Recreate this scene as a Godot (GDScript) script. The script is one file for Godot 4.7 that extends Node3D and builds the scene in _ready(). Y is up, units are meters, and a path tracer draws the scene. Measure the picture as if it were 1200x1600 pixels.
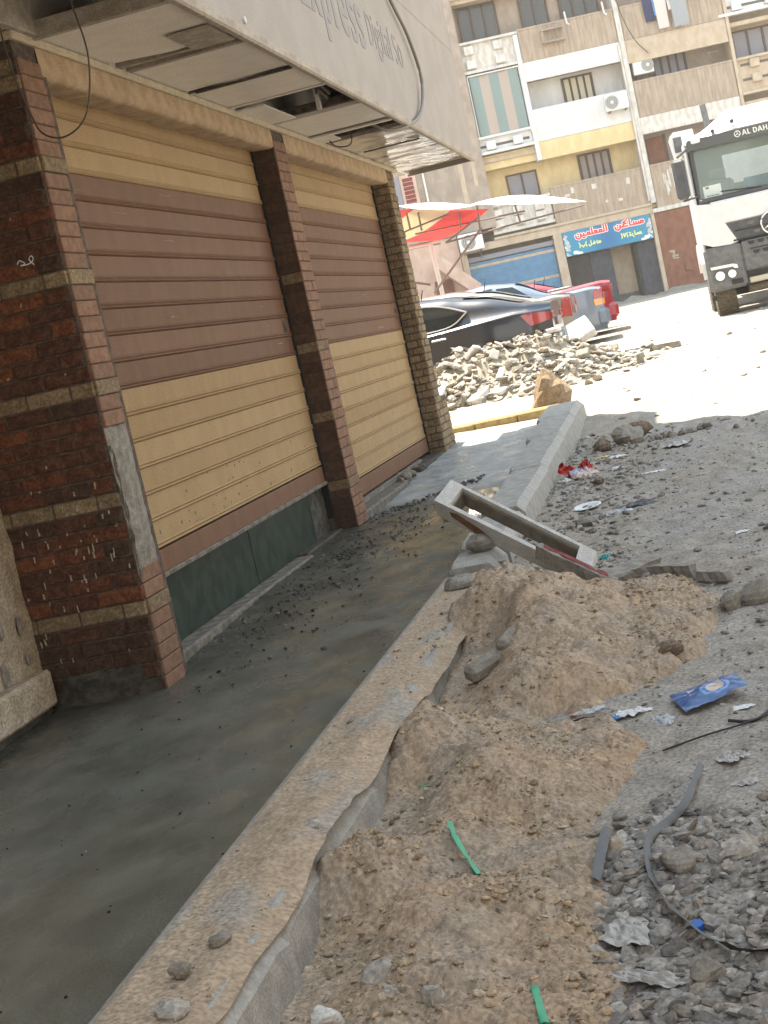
extends Node3D
# A half-dug street in shade beside shuttered shops, with a sunlit square beyond.
const YAW := 0.221623
const PITCH := -0.107197
const ROLL := 0.218457
const FACADE := 55.0
var rng := RandomNumberGenerator.new()
var M := {}
var tex := {}
var lump := FastNoiseLite.new()
var fine := FastNoiseLite.new()
var crease := FastNoiseLite.new()
var numbers := {}
var fwd := Vector3(-sin(YAW), 0, -cos(YAW))
var rgt := Vector3(cos(YAW), 0, -sin(YAW))

func _ready():
	# ---- camera, sky, sun, exposure
	var cam := Camera3D.new()
	cam.name = "camera"
	cam.basis = Basis(Vector3.UP, YAW) * Basis(Vector3.RIGHT, PITCH) * Basis(Vector3.BACK, -ROLL)
	cam.position = Vector3(0, 1.45, 0)
	cam.fov = 36.87
	cam.near = 0.05
	cam.far = 800.0
	add_child(cam)
	cam.current = true
	var env := Environment.new()
	env.background_mode = Environment.BG_SKY
	var sm := ProceduralSkyMaterial.new()
	sm.sky_top_color = Color(0.62, 0.68, 0.74)
	sm.sky_horizon_color = Color(0.90, 0.87, 0.82)
	sm.sky_curve = 0.18
	sm.ground_horizon_color = Color(0.72, 0.68, 0.62)
	sm.ground_bottom_color = Color(0.45, 0.40, 0.34)
	sm.sky_energy_multiplier = 1.15
	var sky := Sky.new()
	sky.sky_material = sm
	env.sky = sky
	env.tonemap_mode = Environment.TONE_MAPPER_LINEAR
	env.tonemap_exposure = 3.55
	env.fog_enabled = true
	env.fog_density = 0.0014
	env.fog_light_color = Color(0.95, 0.92, 0.87)
	env.sdfgi_enabled = true
	env.ssao_enabled = true
	env.ssil_enabled = true
	var we := WorldEnvironment.new()
	we.name = "world_environment"
	we.environment = env
	add_child(we)
	var sun := DirectionalLight3D.new()
	sun.name = "sun"
	sun.light_energy = 1.5
	sun.light_color = Color(1.0, 0.96, 0.89)
	sun.light_angular_distance = 0.5
	sun.shadow_enabled = true
	add_child(sun)
	sun.look_at_from_position(Vector3(-0.24, 1.0, -0.20) * 50.0, Vector3.ZERO)
	rng.seed = 77
	lump.seed = 5
	lump.frequency = 1.0
	lump.fractal_octaves = 4
	fine.seed = 9
	fine.frequency = 9.0
	fine.fractal_octaves = 3
	crease.seed = 3
	crease.frequency = 1.0
	crease.fractal_octaves = 2
	materials()
	# ---- structure
	ground()
	pavement()
	kerbs()
	shop_building()
	shop_front_sign()
	left_wall()
	added_opposite_house()
	far_building()
	# ---- objects
	facade_objects()
	canopy()
	cars()
	truck()
	sand_heaps()
	rubble()
	concrete_frame()
	rocks()
	litter()
	loose_stuff()
	cables()

# ------------------------------------------------------------ naming
func tag(o, label: String, category := "", group := "", kind := "") -> Node3D:
	if label: o.set_meta("label", label)
	if category: o.set_meta("category", category)
	if group: o.set_meta("group", group)
	if kind: o.set_meta("kind", kind)
	return o

func numbered(called: String, parent) -> String:
	var key := str(parent.get_instance_id()) + called
	var n: int = numbers.get(key, 0)
	numbers[key] = n + 1
	return called if n == 0 else "%s_%03d" % [called, n]

func thing(called: String, label: String, category: String, at := Vector3.ZERO, turn := 0.0, group := "") -> Node3D:
	var o := Node3D.new()
	o.name = numbered(called, self)
	o.position = at
	o.rotation.y = turn
	add_child(o, true)
	return tag(o, label, category, group)

func part(called: String, parent) -> Node3D:
	var o := Node3D.new()
	o.name = numbered(called, parent)
	parent.add_child(o, true)
	return o

func put(called: String, mesh: Mesh, material: Material, parent) -> MeshInstance3D:
	var o := MeshInstance3D.new()
	o.name = numbered(called, parent)
	o.mesh = mesh
	o.material_override = material
	parent.add_child(o, true)
	return o

func obj(called: String, st: SurfaceTool, material: Material, parent) -> MeshInstance3D:
	st.generate_normals()
	return put(called, st.commit(), material, parent)

# ------------------------------------------------------------ shapes
func S(smooth := false) -> SurfaceTool:
	var st := SurfaceTool.new()
	st.begin(Mesh.PRIMITIVE_TRIANGLES)
	st.set_smooth_group(0 if smooth else -1)
	return st

func tri(st: SurfaceTool, a: Vector3, b: Vector3, c: Vector3):
	st.add_vertex(a); st.add_vertex(b); st.add_vertex(c)

func quad(st: SurfaceTool, a: Vector3, b: Vector3, c: Vector3, d: Vector3):
	tri(st, a, b, c); tri(st, a, c, d)

# chamfered box between two corners, in the frame t
func bx(st: SurfaceTool, lo: Vector3, hi: Vector3, b := 0.0, t := Transform3D.IDENTITY):
	var c := (lo + hi) / 2
	var h := (hi - lo).abs() / 2
	b = minf(b, minf(h.x, minf(h.y, h.z)) * 0.9)
	var p := func(sx, sy, sz, k):  # k: axis that keeps its full extent
		return t * (c + Vector3(sx * (h.x - (0.0 if k == 0 else b)), sy * (h.y - (0.0 if k == 1 else b)), sz * (h.z - (0.0 if k == 2 else b))))
	for s in [-1, 1]:
		var q := [p.call(s, -1, -1, 0), p.call(s, 1, -1, 0), p.call(s, 1, 1, 0), p.call(s, -1, 1, 0)]
		var r := [p.call(-1, s, -1, 1), p.call(-1, s, 1, 1), p.call(1, s, 1, 1), p.call(1, s, -1, 1)]
		var u := [p.call(-1, -1, s, 2), p.call(1, -1, s, 2), p.call(1, 1, s, 2), p.call(-1, 1, s, 2)]
		for f in [q, r, u]:
			if s > 0: quad(st, f[3], f[2], f[1], f[0])
			else: quad(st, f[0], f[1], f[2], f[3])
	if b <= 0.0: return
	for i in [-1, 1]:
		for j in [-1, 1]:
			var e := [p.call(-1, i, j, 1), p.call(1, i, j, 1), p.call(1, i, j, 2), p.call(-1, i, j, 2)]
			var f := [p.call(i, -1, j, 0), p.call(i, 1, j, 0), p.call(i, 1, j, 2), p.call(i, -1, j, 2)]
			var g := [p.call(i, j, -1, 0), p.call(i, j, 1, 0), p.call(i, j, 1, 1), p.call(i, j, -1, 1)]
			var even: bool = i * j > 0
			if even: quad(st, e[0], e[1], e[2], e[3])
			else: quad(st, e[3], e[2], e[1], e[0])
			if even: quad(st, f[3], f[2], f[1], f[0])
			else: quad(st, f[0], f[1], f[2], f[3])
			if even: quad(st, g[0], g[1], g[2], g[3])
			else: quad(st, g[3], g[2], g[1], g[0])
			for k in [-1, 1]:
				if i * j * k > 0: tri(st, p.call(i, j, k, 0), p.call(i, j, k, 2), p.call(i, j, k, 1))
				else: tri(st, p.call(i, j, k, 0), p.call(i, j, k, 1), p.call(i, j, k, 2))

func box(called: String, lo: Vector3, hi: Vector3, m: Material, parent, b := 0.0) -> MeshInstance3D:
	var st := S()
	bx(st, lo, hi, b)
	return obj(called, st, m, parent)

func tube(st: SurfaceTool, pts: Array, r, sides := 8, cap := true):
	var rings := []
	for i in pts.size():
		var d: Vector3 = (pts[mini(i + 1, pts.size() - 1)] - pts[maxi(i - 1, 0)]).normalized()
		var a := d.cross(Vector3.UP if absf(d.y) < 0.9 else Vector3.RIGHT).normalized()
		var b := d.cross(a)
		var rr: float = r[i] if r is Array else r
		var ring := []
		for k in sides:
			var an := TAU * k / sides
			ring.append(pts[i] + (a * cos(an) + b * sin(an)) * rr)
		rings.append(ring)
	for i in rings.size() - 1:
		for k in sides:
			var n := (k + 1) % sides
			quad(st, rings[i][k], rings[i][n], rings[i + 1][n], rings[i + 1][k])
	if cap:
		for k in range(1, sides - 1):
			tri(st, rings[0][0], rings[0][k + 1], rings[0][k])
			tri(st, rings[-1][0], rings[-1][k], rings[-1][k + 1])

func spline(pts: Array, per := 6) -> Array:
	var out := []
	for i in pts.size() - 1:
		var a = pts[maxi(i - 1, 0)]
		var d = pts[mini(i + 2, pts.size() - 1)]
		for k in per:
			out.append(pts[i].cubic_interpolate(pts[i + 1], a, d, float(k) / per))
	out.append(pts[-1])
	return out

# a flat outline (x, y) pushed from z0 to z1 in the frame t
func prism(st: SurfaceTool, outline: PackedVector2Array, z0: float, z1: float, t := Transform3D.IDENTITY):
	var pts := outline
	if not Geometry2D.is_polygon_clockwise(pts):
		pts = pts.duplicate(); pts.reverse()
	var ids := Geometry2D.triangulate_polygon(pts)
	for i in range(0, ids.size(), 3):
		var a := pts[ids[i]]; var b := pts[ids[i + 1]]; var c := pts[ids[i + 2]]
		if (b - a).cross(c - a) > 0.0:
			var w := b; b = c; c = w
		tri(st, t * Vector3(a.x, a.y, z1), t * Vector3(b.x, b.y, z1), t * Vector3(c.x, c.y, z1))
		tri(st, t * Vector3(a.x, a.y, z0), t * Vector3(c.x, c.y, z0), t * Vector3(b.x, b.y, z0))
	for i in pts.size():
		var a := pts[i]; var b := pts[(i + 1) % pts.size()]
		quad(st, t * Vector3(a.x, a.y, z0), t * Vector3(b.x, b.y, z0), t * Vector3(b.x, b.y, z1), t * Vector3(a.x, a.y, z1))

func disc(st: SurfaceTool, r: float, z0: float, z1: float, t := Transform3D.IDENTITY, sides := 24):
	var o := PackedVector2Array()
	for k in sides: o.append(Vector2(cos(TAU * k / sides), sin(TAU * k / sides)) * r)
	prism(st, o, z0, z1, t)

# a grid of points to a smooth sheet; rows is an Array of Arrays
func sheet(st: SurfaceTool, rows: Array, flip := false, thick := 0.0):
	for i in rows.size() - 1:
		for k in rows[i].size() - 1:
			if flip: quad(st, rows[i][k], rows[i + 1][k], rows[i + 1][k + 1], rows[i][k + 1])
			else: quad(st, rows[i][k], rows[i][k + 1], rows[i + 1][k + 1], rows[i + 1][k])
	if thick > 0.0:
		var under := []
		for r in rows:
			var u := []
			for p in r: u.append(p - Vector3(0, thick, 0))
			under.append(u)
		sheet(st, under, not flip)

# height field over xs, zs with colours
func field(xs: PackedFloat32Array, zs: PackedFloat32Array, h: Callable, col: Callable) -> ArrayMesh:
	var nx := xs.size(); var nz := zs.size()
	var v := PackedVector3Array(); v.resize(nx * nz)
	var c := PackedColorArray(); c.resize(nx * nz)
	var n := PackedVector3Array(); n.resize(nx * nz)
	for j in nz:
		for i in nx:
			v[j * nx + i] = Vector3(xs[i], h.call(xs[i], zs[j]), zs[j])
			c[j * nx + i] = col.call(xs[i], zs[j])
	var ids := PackedInt32Array()
	for j in nz:
		for i in nx:
			var dx := v[j * nx + mini(i + 1, nx - 1)] - v[j * nx + maxi(i - 1, 0)]
			var dz := v[mini(j + 1, nz - 1) * nx + i] - v[maxi(j - 1, 0) * nx + i]
			var q := dz.cross(dx).normalized()
			n[j * nx + i] = q if q.y > 0 else -q
			if i < nx - 1 and j < nz - 1:
				var a := j * nx + i
				if zs[1] < zs[0]: ids.append_array([a, a + nx, a + 1, a + 1, a + nx, a + nx + 1])
				else: ids.append_array([a, a + 1, a + nx, a + 1, a + nx + 1, a + nx])
	var arr := []
	arr.resize(Mesh.ARRAY_MAX)
	arr[Mesh.ARRAY_VERTEX] = v; arr[Mesh.ARRAY_NORMAL] = n; arr[Mesh.ARRAY_COLOR] = c; arr[Mesh.ARRAY_INDEX] = ids
	var m := ArrayMesh.new()
	m.add_surface_from_arrays(Mesh.PRIMITIVE_TRIANGLES, arr)
	return m

# broken stone: a ball cut by random planes and roughened
func stone(sd: int, flat := 0.7, cuts := 9, rings := 7, seg := 10, rough := 0.06) -> ArrayMesh:
	var r := RandomNumberGenerator.new()
	r.seed = sd
	var planes := []
	for i in cuts:
		var d := Vector3(r.randfn(), r.randfn(), r.randfn()).normalized()
		planes.append([d, r.randf_range(0.5, 0.85)])
	var nz := FastNoiseLite.new()
	nz.seed = sd; nz.frequency = 1.3; nz.fractal_octaves = 3
	var rows := []
	for i in rings + 1:
		var row := []
		for k in seg + 1:
			var th := PI * i / rings
			var ph := TAU * (k % seg) / seg
			var d := Vector3(sin(th) * cos(ph), cos(th), sin(th) * sin(ph))
			var l := 1.0
			for p in planes:
				var dp: float = d.dot(p[0])
				if dp > 0.05: l = minf(l, p[1] / dp)
			l += nz.get_noise_3dv(d * 1.6) * rough * 3.0
			row.append(Vector3(d.x, d.y * flat, d.z) * l)
		rows.append(row)
	var st := S()
	sheet(st, rows)
	st.generate_normals()
	return st.commit()

# ------------------------------------------------------------ materials
func noise_tex(key: String, c1: Color, c2: Color, freq := 0.02, oct := 5, lo := 0.3, hi := 0.7, type := FastNoiseLite.TYPE_SIMPLEX_SMOOTH, size := 512) -> NoiseTexture2D:
	var n := FastNoiseLite.new()
	n.noise_type = type
	n.seed = hash(key) % 1000
	n.frequency = freq
	n.fractal_octaves = oct
	n.fractal_gain = 0.58
	if type == FastNoiseLite.TYPE_CELLULAR:
		n.cellular_return_type = FastNoiseLite.RETURN_DISTANCE
	var g := Gradient.new()
	g.set_color(0, c1); g.set_color(1, c2)
	g.set_offset(0, lo); g.set_offset(1, hi)
	var t := NoiseTexture2D.new()
	t.width = size; t.height = size
	t.seamless = true
	t.noise = n
	t.color_ramp = g
	return t

func lin(r: float, g: float, b: float) -> Color:
	return Color(r, g, b).linear_to_srgb()

# a mottled surface: c1 to c2 (linear base colours), grain on top, relief in centimetres
func surf(key: String, c1: Color, c2: Color, rough := 0.9, relief := 0.15, scale := Vector3.ONE, grain := 0.6, freq := 0.012) -> StandardMaterial3D:
	var m := StandardMaterial3D.new()
	m.resource_name = key
	m.albedo_texture = noise_tex(key, c1.linear_to_srgb(), c2.linear_to_srgb(), freq)
	m.roughness = rough
	if rough >= 0.58: m.metallic_specular = 0.24  # dust kills the sheen
	m.uv1_triplanar = true
	m.uv1_world_triplanar = true
	m.uv1_scale = scale
	if grain > 0.0:
		m.detail_enabled = true
		m.detail_albedo = tex.grain if grain < 0.8 else tex.coarse
		m.detail_blend_mode = BaseMaterial3D.BLEND_MODE_MUL
		m.detail_uv_layer = BaseMaterial3D.DETAIL_UV_2
		m.uv2_triplanar = true
		m.uv2_world_triplanar = true
		m.uv2_scale = Vector3.ONE * 1.7
	if relief > 0.0:
		m.heightmap_enabled = true
		m.heightmap_texture = tex.relief
		m.heightmap_scale = relief * 0.4
	M[key] = m
	return m

func paint(key: String, c: Color, rough := 0.5, metal := 0.0, coat := 0.0) -> StandardMaterial3D:
	var m := StandardMaterial3D.new()
	m.resource_name = key
	m.albedo_color = c.linear_to_srgb()
	m.roughness = rough
	m.metallic = metal
	if coat > 0.0:
		m.clearcoat_enabled = true
		m.clearcoat = coat
		m.clearcoat_roughness = 0.06
	M[key] = m
	return m

func glass(key: String, c: Color, alpha: float, rough := 0.03) -> StandardMaterial3D:
	var m := StandardMaterial3D.new()
	m.resource_name = key
	m.albedo_color = Color(c.r, c.g, c.b, alpha)
	m.transparency = BaseMaterial3D.TRANSPARENCY_ALPHA
	m.roughness = rough
	M[key] = m
	return m

func tinted(key: String, m: StandardMaterial3D) -> StandardMaterial3D:
	var d: StandardMaterial3D = m.duplicate()
	d.resource_name = key
	d.vertex_color_use_as_albedo = true
	M[key] = d
	return d

func materials():
	tex.grain = noise_tex("grain", Color(0.84, 0.84, 0.84), Color(1, 1, 1), 0.09, 4, 0.25, 0.75)
	tex.coarse = noise_tex("coarse", Color(0.74, 0.74, 0.74), Color(1, 1, 1), 0.05, 5, 0.2, 0.75)
	tex.relief = noise_tex("relief", Color.BLACK, Color.WHITE, 0.03, 6, 0.2, 0.8)
	# ground
	tinted("dirt", surf("dirt_plain", Color(0.86, 0.86, 0.86), Color(1, 1, 1), 0.96, 0.25, Vector3.ONE * 1.1, 0.9, 0.02))
	tinted("sand", surf("sand_plain", Color(0.84, 0.84, 0.84), Color(1, 1, 1), 0.98, 0.6, Vector3.ONE * 3.2, 0.9, 0.05))
	tinted("stone", surf("stone_plain", Color(0.7, 0.7, 0.7), Color(1, 1, 1), 0.95, 0.5, Vector3.ONE * 3.0, 0.9, 0.02))
	# wet screed: dull grey green with damp gloss in patches
	var wet := surf("wet_concrete", Color(0.36, 0.355, 0.33), Color(0.46, 0.455, 0.43), 1.0, 0.10, Vector3(0.5, 0.5, 0.3), 0.6, 0.008)
	wet.roughness_texture = noise_tex("wet_gloss", Color(0.22, 0.22, 0.22), Color(0.50, 0.50, 0.50), 0.012, 3, 0.3, 0.7)
	wet.roughness = 1.0
	tinted("wet_concrete", wet)
	surf("puddle", Color(0.08, 0.07, 0.052), Color(0.12, 0.10, 0.07), 0.035, 0.0, Vector3(0.8, 0.8, 0.8), 0.0)
	surf("kerb", Color(0.33, 0.32, 0.295), Color(0.42, 0.405, 0.375), 0.9, 0.25, Vector3.ONE * 1.3, 0.6)
	surf("kerb_sandy", Color(0.33, 0.27, 0.20), Color(0.42, 0.36, 0.28), 0.95, 0.7, Vector3.ONE * 1.3, 0.6)
	surf("yellow_kerb", Color(0.36, 0.26, 0.12), Color(0.46, 0.35, 0.18), 0.85, 0.3, Vector3.ONE * 1.5)
	surf("grey_concrete", Color(0.56, 0.545, 0.51), Color(0.68, 0.665, 0.63), 0.9, 0.4, Vector3.ONE * 1.7)
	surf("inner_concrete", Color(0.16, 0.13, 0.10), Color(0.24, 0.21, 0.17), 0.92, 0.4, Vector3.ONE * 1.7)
	surf("rust_stain", Color(0.22, 0.11, 0.055), Color(0.33, 0.19, 0.11), 0.9, 0.3, Vector3.ONE * 3.0)
	surf("mortar", Color(0.22, 0.20, 0.17), Color(0.32, 0.30, 0.26), 0.95, 0.8, Vector3.ONE * 2.0)
	surf("damp", Color(0.05, 0.047, 0.04), Color(0.11, 0.10, 0.085), 0.8, 0.6, Vector3.ONE * 1.6)
	# shop
	var bricks := [[0.19, 0.060, 0.032], [0.115, 0.046, 0.030], [0.085, 0.044, 0.031], [0.26, 0.088, 0.040], [0.145, 0.055, 0.035]]
	for i in bricks.size():
		var b: Array = bricks[i]
		var c := Color(b[0], b[1], b[2])
		c = c.lerp(Color(0.15, 0.105, 0.075), 0.30)
		surf("brick%d" % i, c * 0.62, c * 1.0, 0.85, 0.25, Vector3.ONE * 2.2, 0.9)
	surf("cream_brick0", Color(0.235, 0.172, 0.105), Color(0.31, 0.235, 0.148), 0.85, 0.25, Vector3.ONE * 2.2, 0.9)
	surf("cream_brick1", Color(0.195, 0.142, 0.088), Color(0.26, 0.195, 0.124), 0.85, 0.25, Vector3.ONE * 2.2, 0.9)
	surf("mauve_brick0", Color(0.225, 0.130, 0.085), Color(0.285, 0.170, 0.115), 0.85, 0.2, Vector3.ONE * 2.2)
	surf("mauve_brick1", Color(0.195, 0.117, 0.08), Color(0.255, 0.155, 0.108), 0.85, 0.2, Vector3.ONE * 2.2)
	surf("dark_brick0", Color(0.085, 0.052, 0.037), Color(0.12, 0.076, 0.053), 0.8, 0.2, Vector3.ONE * 2.2)
	surf("dark_brick1", Color(0.070, 0.042, 0.030), Color(0.10, 0.062, 0.043), 0.8, 0.2, Vector3.ONE * 2.2)
	surf("joint", Color(0.09, 0.07, 0.055), Color(0.15, 0.12, 0.095), 0.95, 0.3, Vector3.ONE * 2.5)
	surf("slat_cream", Color(0.362, 0.246, 0.124), Color(0.398, 0.275, 0.140), 0.62, 0.0, Vector3(0.6, 0.3, 0.7))
	surf("slat_brown", Color(0.176, 0.095, 0.057), Color(0.198, 0.109, 0.066), 0.6, 0.0, Vector3(0.6, 0.3, 0.7))
	for k in ["slat_cream", "slat_brown"]:  # paint of slats that took more dust and rain than their neighbours
		for i in 2:
			var d: StandardMaterial3D = M[k].duplicate()
			d.albedo_color = [Color(0.975, 0.97, 0.96), Color(0.945, 0.935, 0.92)][i]
			d.uv1_offset = Vector3(0.3, 0.37, 0.61) * (i + 1)
			M[k + str(i)] = d
	surf("soffit_film", Color(0.62, 0.57, 0.48), Color(0.74, 0.69, 0.60), 0.10, 0.0, Vector3(0.8, 0.8, 0.8), 0.4)
	surf("beam", Color(0.40, 0.285, 0.18), Color(0.50, 0.375, 0.25), 0.9, 0.1, Vector3.ONE * 1.1)
	surf("beam_edge", Color(0.50, 0.42, 0.30), Color(0.60, 0.52, 0.40), 0.85, 0.3, Vector3.ONE * 1.5)
	surf("soffit", Color(0.80, 0.76, 0.68), Color(0.87, 0.83, 0.76), 0.35, 0.0, Vector3(0.8, 0.8, 0.8), 0.4)
	surf("sign_panel", Color(0.30, 0.26, 0.222), Color(0.335, 0.295, 0.258), 0.5, 0.0, Vector3(0.5, 0.3, 0.25))
	surf("sign_trim", Color(0.34, 0.29, 0.235), Color(0.46, 0.41, 0.34), 0.6, 0.1, Vector3.ONE * 1.5)
	paint("sign_letter", Color(0.225, 0.207, 0.202), 0.6)
	surf("dark_steel", Color(0.07, 0.055, 0.042), Color(0.14, 0.11, 0.085), 0.7, 0.2, Vector3.ONE * 2.0)
	surf("green_tile", Color(0.018, 0.028, 0.022), Color(0.034, 0.046, 0.036), 0.3, 0.02, Vector3.ONE * 0.8, 0.0)
	M.green_tile.metallic_specular = 0.22
	surf("sill", Color(0.14, 0.125, 0.105), Color(0.24, 0.22, 0.19), 0.85, 0.4, Vector3.ONE * 1.5)
	surf("plaster_cream", Color(0.40, 0.34, 0.255), Color(0.52, 0.45, 0.35), 0.95, 0.9, Vector3.ONE * 1.1, 0.9)
	paint("cable", Color(0.075, 0.058, 0.045), 0.6)
	paint("cable_grey", Color(0.20, 0.175, 0.15), 0.6)
	paint("black_gap", Color(0.01, 0.01, 0.01), 0.9)
	# far building
	surf("brown_render", Color(0.360, 0.288, 0.222), Color(0.462, 0.378, 0.300), 0.95, 0.4, Vector3(0.9, 0.16, 0.9))
	surf("brown_plain", Color(0.336, 0.276, 0.228), Color(0.432, 0.360, 0.300), 0.95, 0.3, Vector3(0.35, 0.2, 0.35))
	surf("tan_render", Color(0.480, 0.384, 0.282), Color(0.576, 0.480, 0.372), 0.95, 0.2, Vector3(0.4, 0.25, 0.4))
	surf("white_render", Color(0.66, 0.66, 0.65), Color(0.76, 0.76, 0.75), 0.9, 0.2, Vector3(0.5, 0.2, 0.5))
	surf("white_dirty", Color(0.552, 0.516, 0.468), Color(0.744, 0.720, 0.672), 0.9, 0.2, Vector3(0.9, 0.3, 0.9))
	surf("yellow_render", Color(0.672, 0.528, 0.282), Color(0.768, 0.624, 0.366), 0.9, 0.2, Vector3(0.4, 0.2, 0.4))
	surf("pink_render", Color(0.576, 0.408, 0.324), Color(0.672, 0.504, 0.414), 0.9, 0.2, Vector3(0.4, 0.2, 0.4))
	surf("red_panel", Color(0.21, 0.092, 0.060), Color(0.27, 0.125, 0.085), 0.85, 0.2, Vector3(0.6, 0.3, 0.6))
	surf("entrance_blue", Color(0.060, 0.062, 0.075), Color(0.085, 0.088, 0.105), 0.7, 0.1, Vector3(0.8, 0.4, 0.8))
	surf("entrance_dark", Color(0.050, 0.045, 0.048), Color(0.07, 0.064, 0.066), 0.8, 0.1, Vector3(0.8, 0.4, 0.8))
	surf("step_grey", Color(0.16, 0.15, 0.14), Color(0.24, 0.23, 0.215), 0.9, 0.2, Vector3.ONE)
	surf("shutter_blue", Color(0.085, 0.215, 0.37), Color(0.115, 0.27, 0.44), 0.55, 0.05, Vector3(0.5, 0.5, 0.5))
	paint("frame_brown", Color(0.07, 0.045, 0.032), 0.6)
	paint("panel_cream", Color(0.46, 0.42, 0.31), 0.7)
	paint("panel_mauve", Color(0.24, 0.20, 0.19), 0.7)
	paint("panel_grey", Color(0.21, 0.21, 0.24), 0.6)
	paint("far_pane", Color(0.045, 0.05, 0.055), 0.15)
	paint("dark_room", Color(0.10, 0.09, 0.082), 0.9)
	paint("ac_white", Color(0.66, 0.66, 0.63), 0.5)
	paint("ac_grille", Color(0.16, 0.155, 0.15), 0.6)
	paint("curtain_green", Color(0.185, 0.245, 0.235), 0.9)
	paint("curtain_tan", Color(0.36, 0.30, 0.255), 0.9)
	for c in ["curtain_green", "curtain_tan"]: M[c].rim_enabled = true
	# canopy
	var w := paint("canopy_white", Color(0.76, 0.75, 0.72), 0.8)
	w.backlight_enabled = true; w.backlight = Color(0.45, 0.43, 0.40)
	var cr := paint("canopy_red", Color(0.50, 0.055, 0.06), 0.8)
	cr.backlight_enabled = true; cr.backlight = Color(0.60, 0.10, 0.10)
	var cb := paint("canopy_beige", Color(0.52, 0.45, 0.32), 0.8)
	cb.backlight_enabled = true; cb.backlight = Color(0.45, 0.38, 0.26)
	paint("steel_tube", Color(0.16, 0.12, 0.105), 0.6)
	paint("steel_white", Color(0.6, 0.58, 0.54), 0.5)
	# vehicles
	paint("car_navy", Color(0.006, 0.009, 0.020), 0.3, 0.0, 0.7)
	paint("car_beige", Color(0.22, 0.205, 0.18), 0.3, 0.4, 1.0)
	paint("car_white", Color(0.13, 0.165, 0.225), 0.3, 0.2, 1.0)
	paint("car_red", Color(0.30, 0.012, 0.028), 0.3, 0.0, 0.8)
	paint("car_glass", Color(0.012, 0.016, 0.018), 0.04)
	paint("chrome", Color(0.72, 0.72, 0.72), 0.12, 1.0)
	paint("tail_red", Color(0.27, 0.006, 0.012), 0.15, 0.0, 1.0)
	paint("tail_clear", Color(0.70, 0.66, 0.62), 0.15, 0.0, 1.0)
	paint("tail_amber", Color(0.70, 0.24, 0.02), 0.15, 0.0, 1.0)
	paint("rubber", Color(0.025, 0.024, 0.022), 0.85)
	paint("alloy", Color(0.40, 0.40, 0.40), 0.3, 0.8)
	surf("rubber_dusty", Color(0.10, 0.080, 0.052), Color(0.17, 0.14, 0.095), 0.95, 0.2, Vector3.ONE * 2.0)
	surf("truck_white", Color(0.60, 0.61, 0.61), Color(0.66, 0.66, 0.66), 0.3, 0.0, Vector3.ONE * 0.8, 0.0)
	M.truck_white.clearcoat_enabled = true
	surf("truck_grey", Color(0.14, 0.142, 0.145), Color(0.19, 0.19, 0.19), 0.6, 0.05, Vector3.ONE * 0.9, 0.4)
	surf("truck_dark", Color(0.048, 0.051, 0.057), Color(0.070, 0.073, 0.079), 0.55, 0.03, Vector3.ONE * 0.9, 0.0)
	paint("visor_grey", Color(0.075, 0.08, 0.08), 0.5)
	paint("truck_black", Color(0.012, 0.012, 0.013), 0.6)
	paint("seat_blue", Color(0.02, 0.09, 0.28), 0.8)
	paint("cab_inside", Color(0.10, 0.11, 0.10), 0.85)
	paint("board_white", Color(0.74, 0.76, 0.72), 0.6)
	paint("lamp_clear", Color(0.75, 0.76, 0.76), 0.08, 0.2, 1.0)
	paint("plate_cream", Color(0.50, 0.45, 0.34), 0.6)
	glass("windscreen", Color(0.80, 0.93, 0.88), 0.16)
	# litter
	paint("strap_green", Color(0.02, 0.30, 0.16), 0.45)
	paint("strap_black", Color(0.055, 0.06, 0.066), 0.55)
	paint("cap_blue", Color(0.015, 0.11, 0.42), 0.4)
	paint("litter_white", Color(0.62, 0.64, 0.66), 0.6)
	paint("litter_lilac", Color(0.52, 0.54, 0.68), 0.6)
	paint("litter_red", Color(0.40, 0.03, 0.025), 0.5)
	paint("litter_yellow", Color(0.55, 0.43, 0.12), 0.6)
	paint("litter_teal", Color(0.04, 0.30, 0.30), 0.4)
	paint("litter_pink", Color(0.62, 0.10, 0.16), 0.5)
	paint("plastic_grey", Color(0.30, 0.29, 0.275), 0.35)
	glass("clear_plastic", Color(0.75, 0.80, 0.84), 0.35, 0.15)
	surf("wood_grey", Color(0.22, 0.20, 0.175), Color(0.34, 0.32, 0.285), 0.9, 0.3, Vector3(1.5, 4.0, 4.0))
	surf("red_paint", Color(0.20, 0.045, 0.045), Color(0.27, 0.08, 0.075), 0.8, 0.2, Vector3.ONE * 2.0)
	paint("cloth_navy", Color(0.025, 0.03, 0.085), 0.9)
	paint("cloth_blue", Color(0.10, 0.27, 0.55), 0.9)
	paint("cloth_pale", Color(0.55, 0.49, 0.46), 0.9)
	paint("cloth_grey", Color(0.27, 0.29, 0.31), 0.9)

# ------------------------------------------------------------ the ground
const ZP := [-400.0, -58.0, -35.0, -25.0, -22.0, -20.0, -16.0, -10.0, -6.0, -3.0, 0.0, 60.0]
const YP := [1.6, 1.0, 0.78, 0.53, 0.44, 0.32, 0.06, -0.03, -0.10, -0.15, -0.18, -0.5]
func road_y(z: float) -> float:
	for i in ZP.size() - 1:
		if z <= ZP[i + 1]:
			return lerpf(YP[i], YP[i + 1], clampf((z - ZP[i]) / (ZP[i + 1] - ZP[i]), 0, 1))
	return YP[-1]

func bump(z: float, a: float, b: float, soft := 0.22) -> float:
	return smoothstep(a - soft, a + soft, z) * smoothstep(b + soft, b - soft, z)

func kerb_bank(z: float) -> float:
	return 0.125 * maxf(maxf(bump(z, -8.6, -7.35), bump(z, -5.75, -5.25, 0.18)), bump(z, -4.40, -4.08, 0.14))

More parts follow.
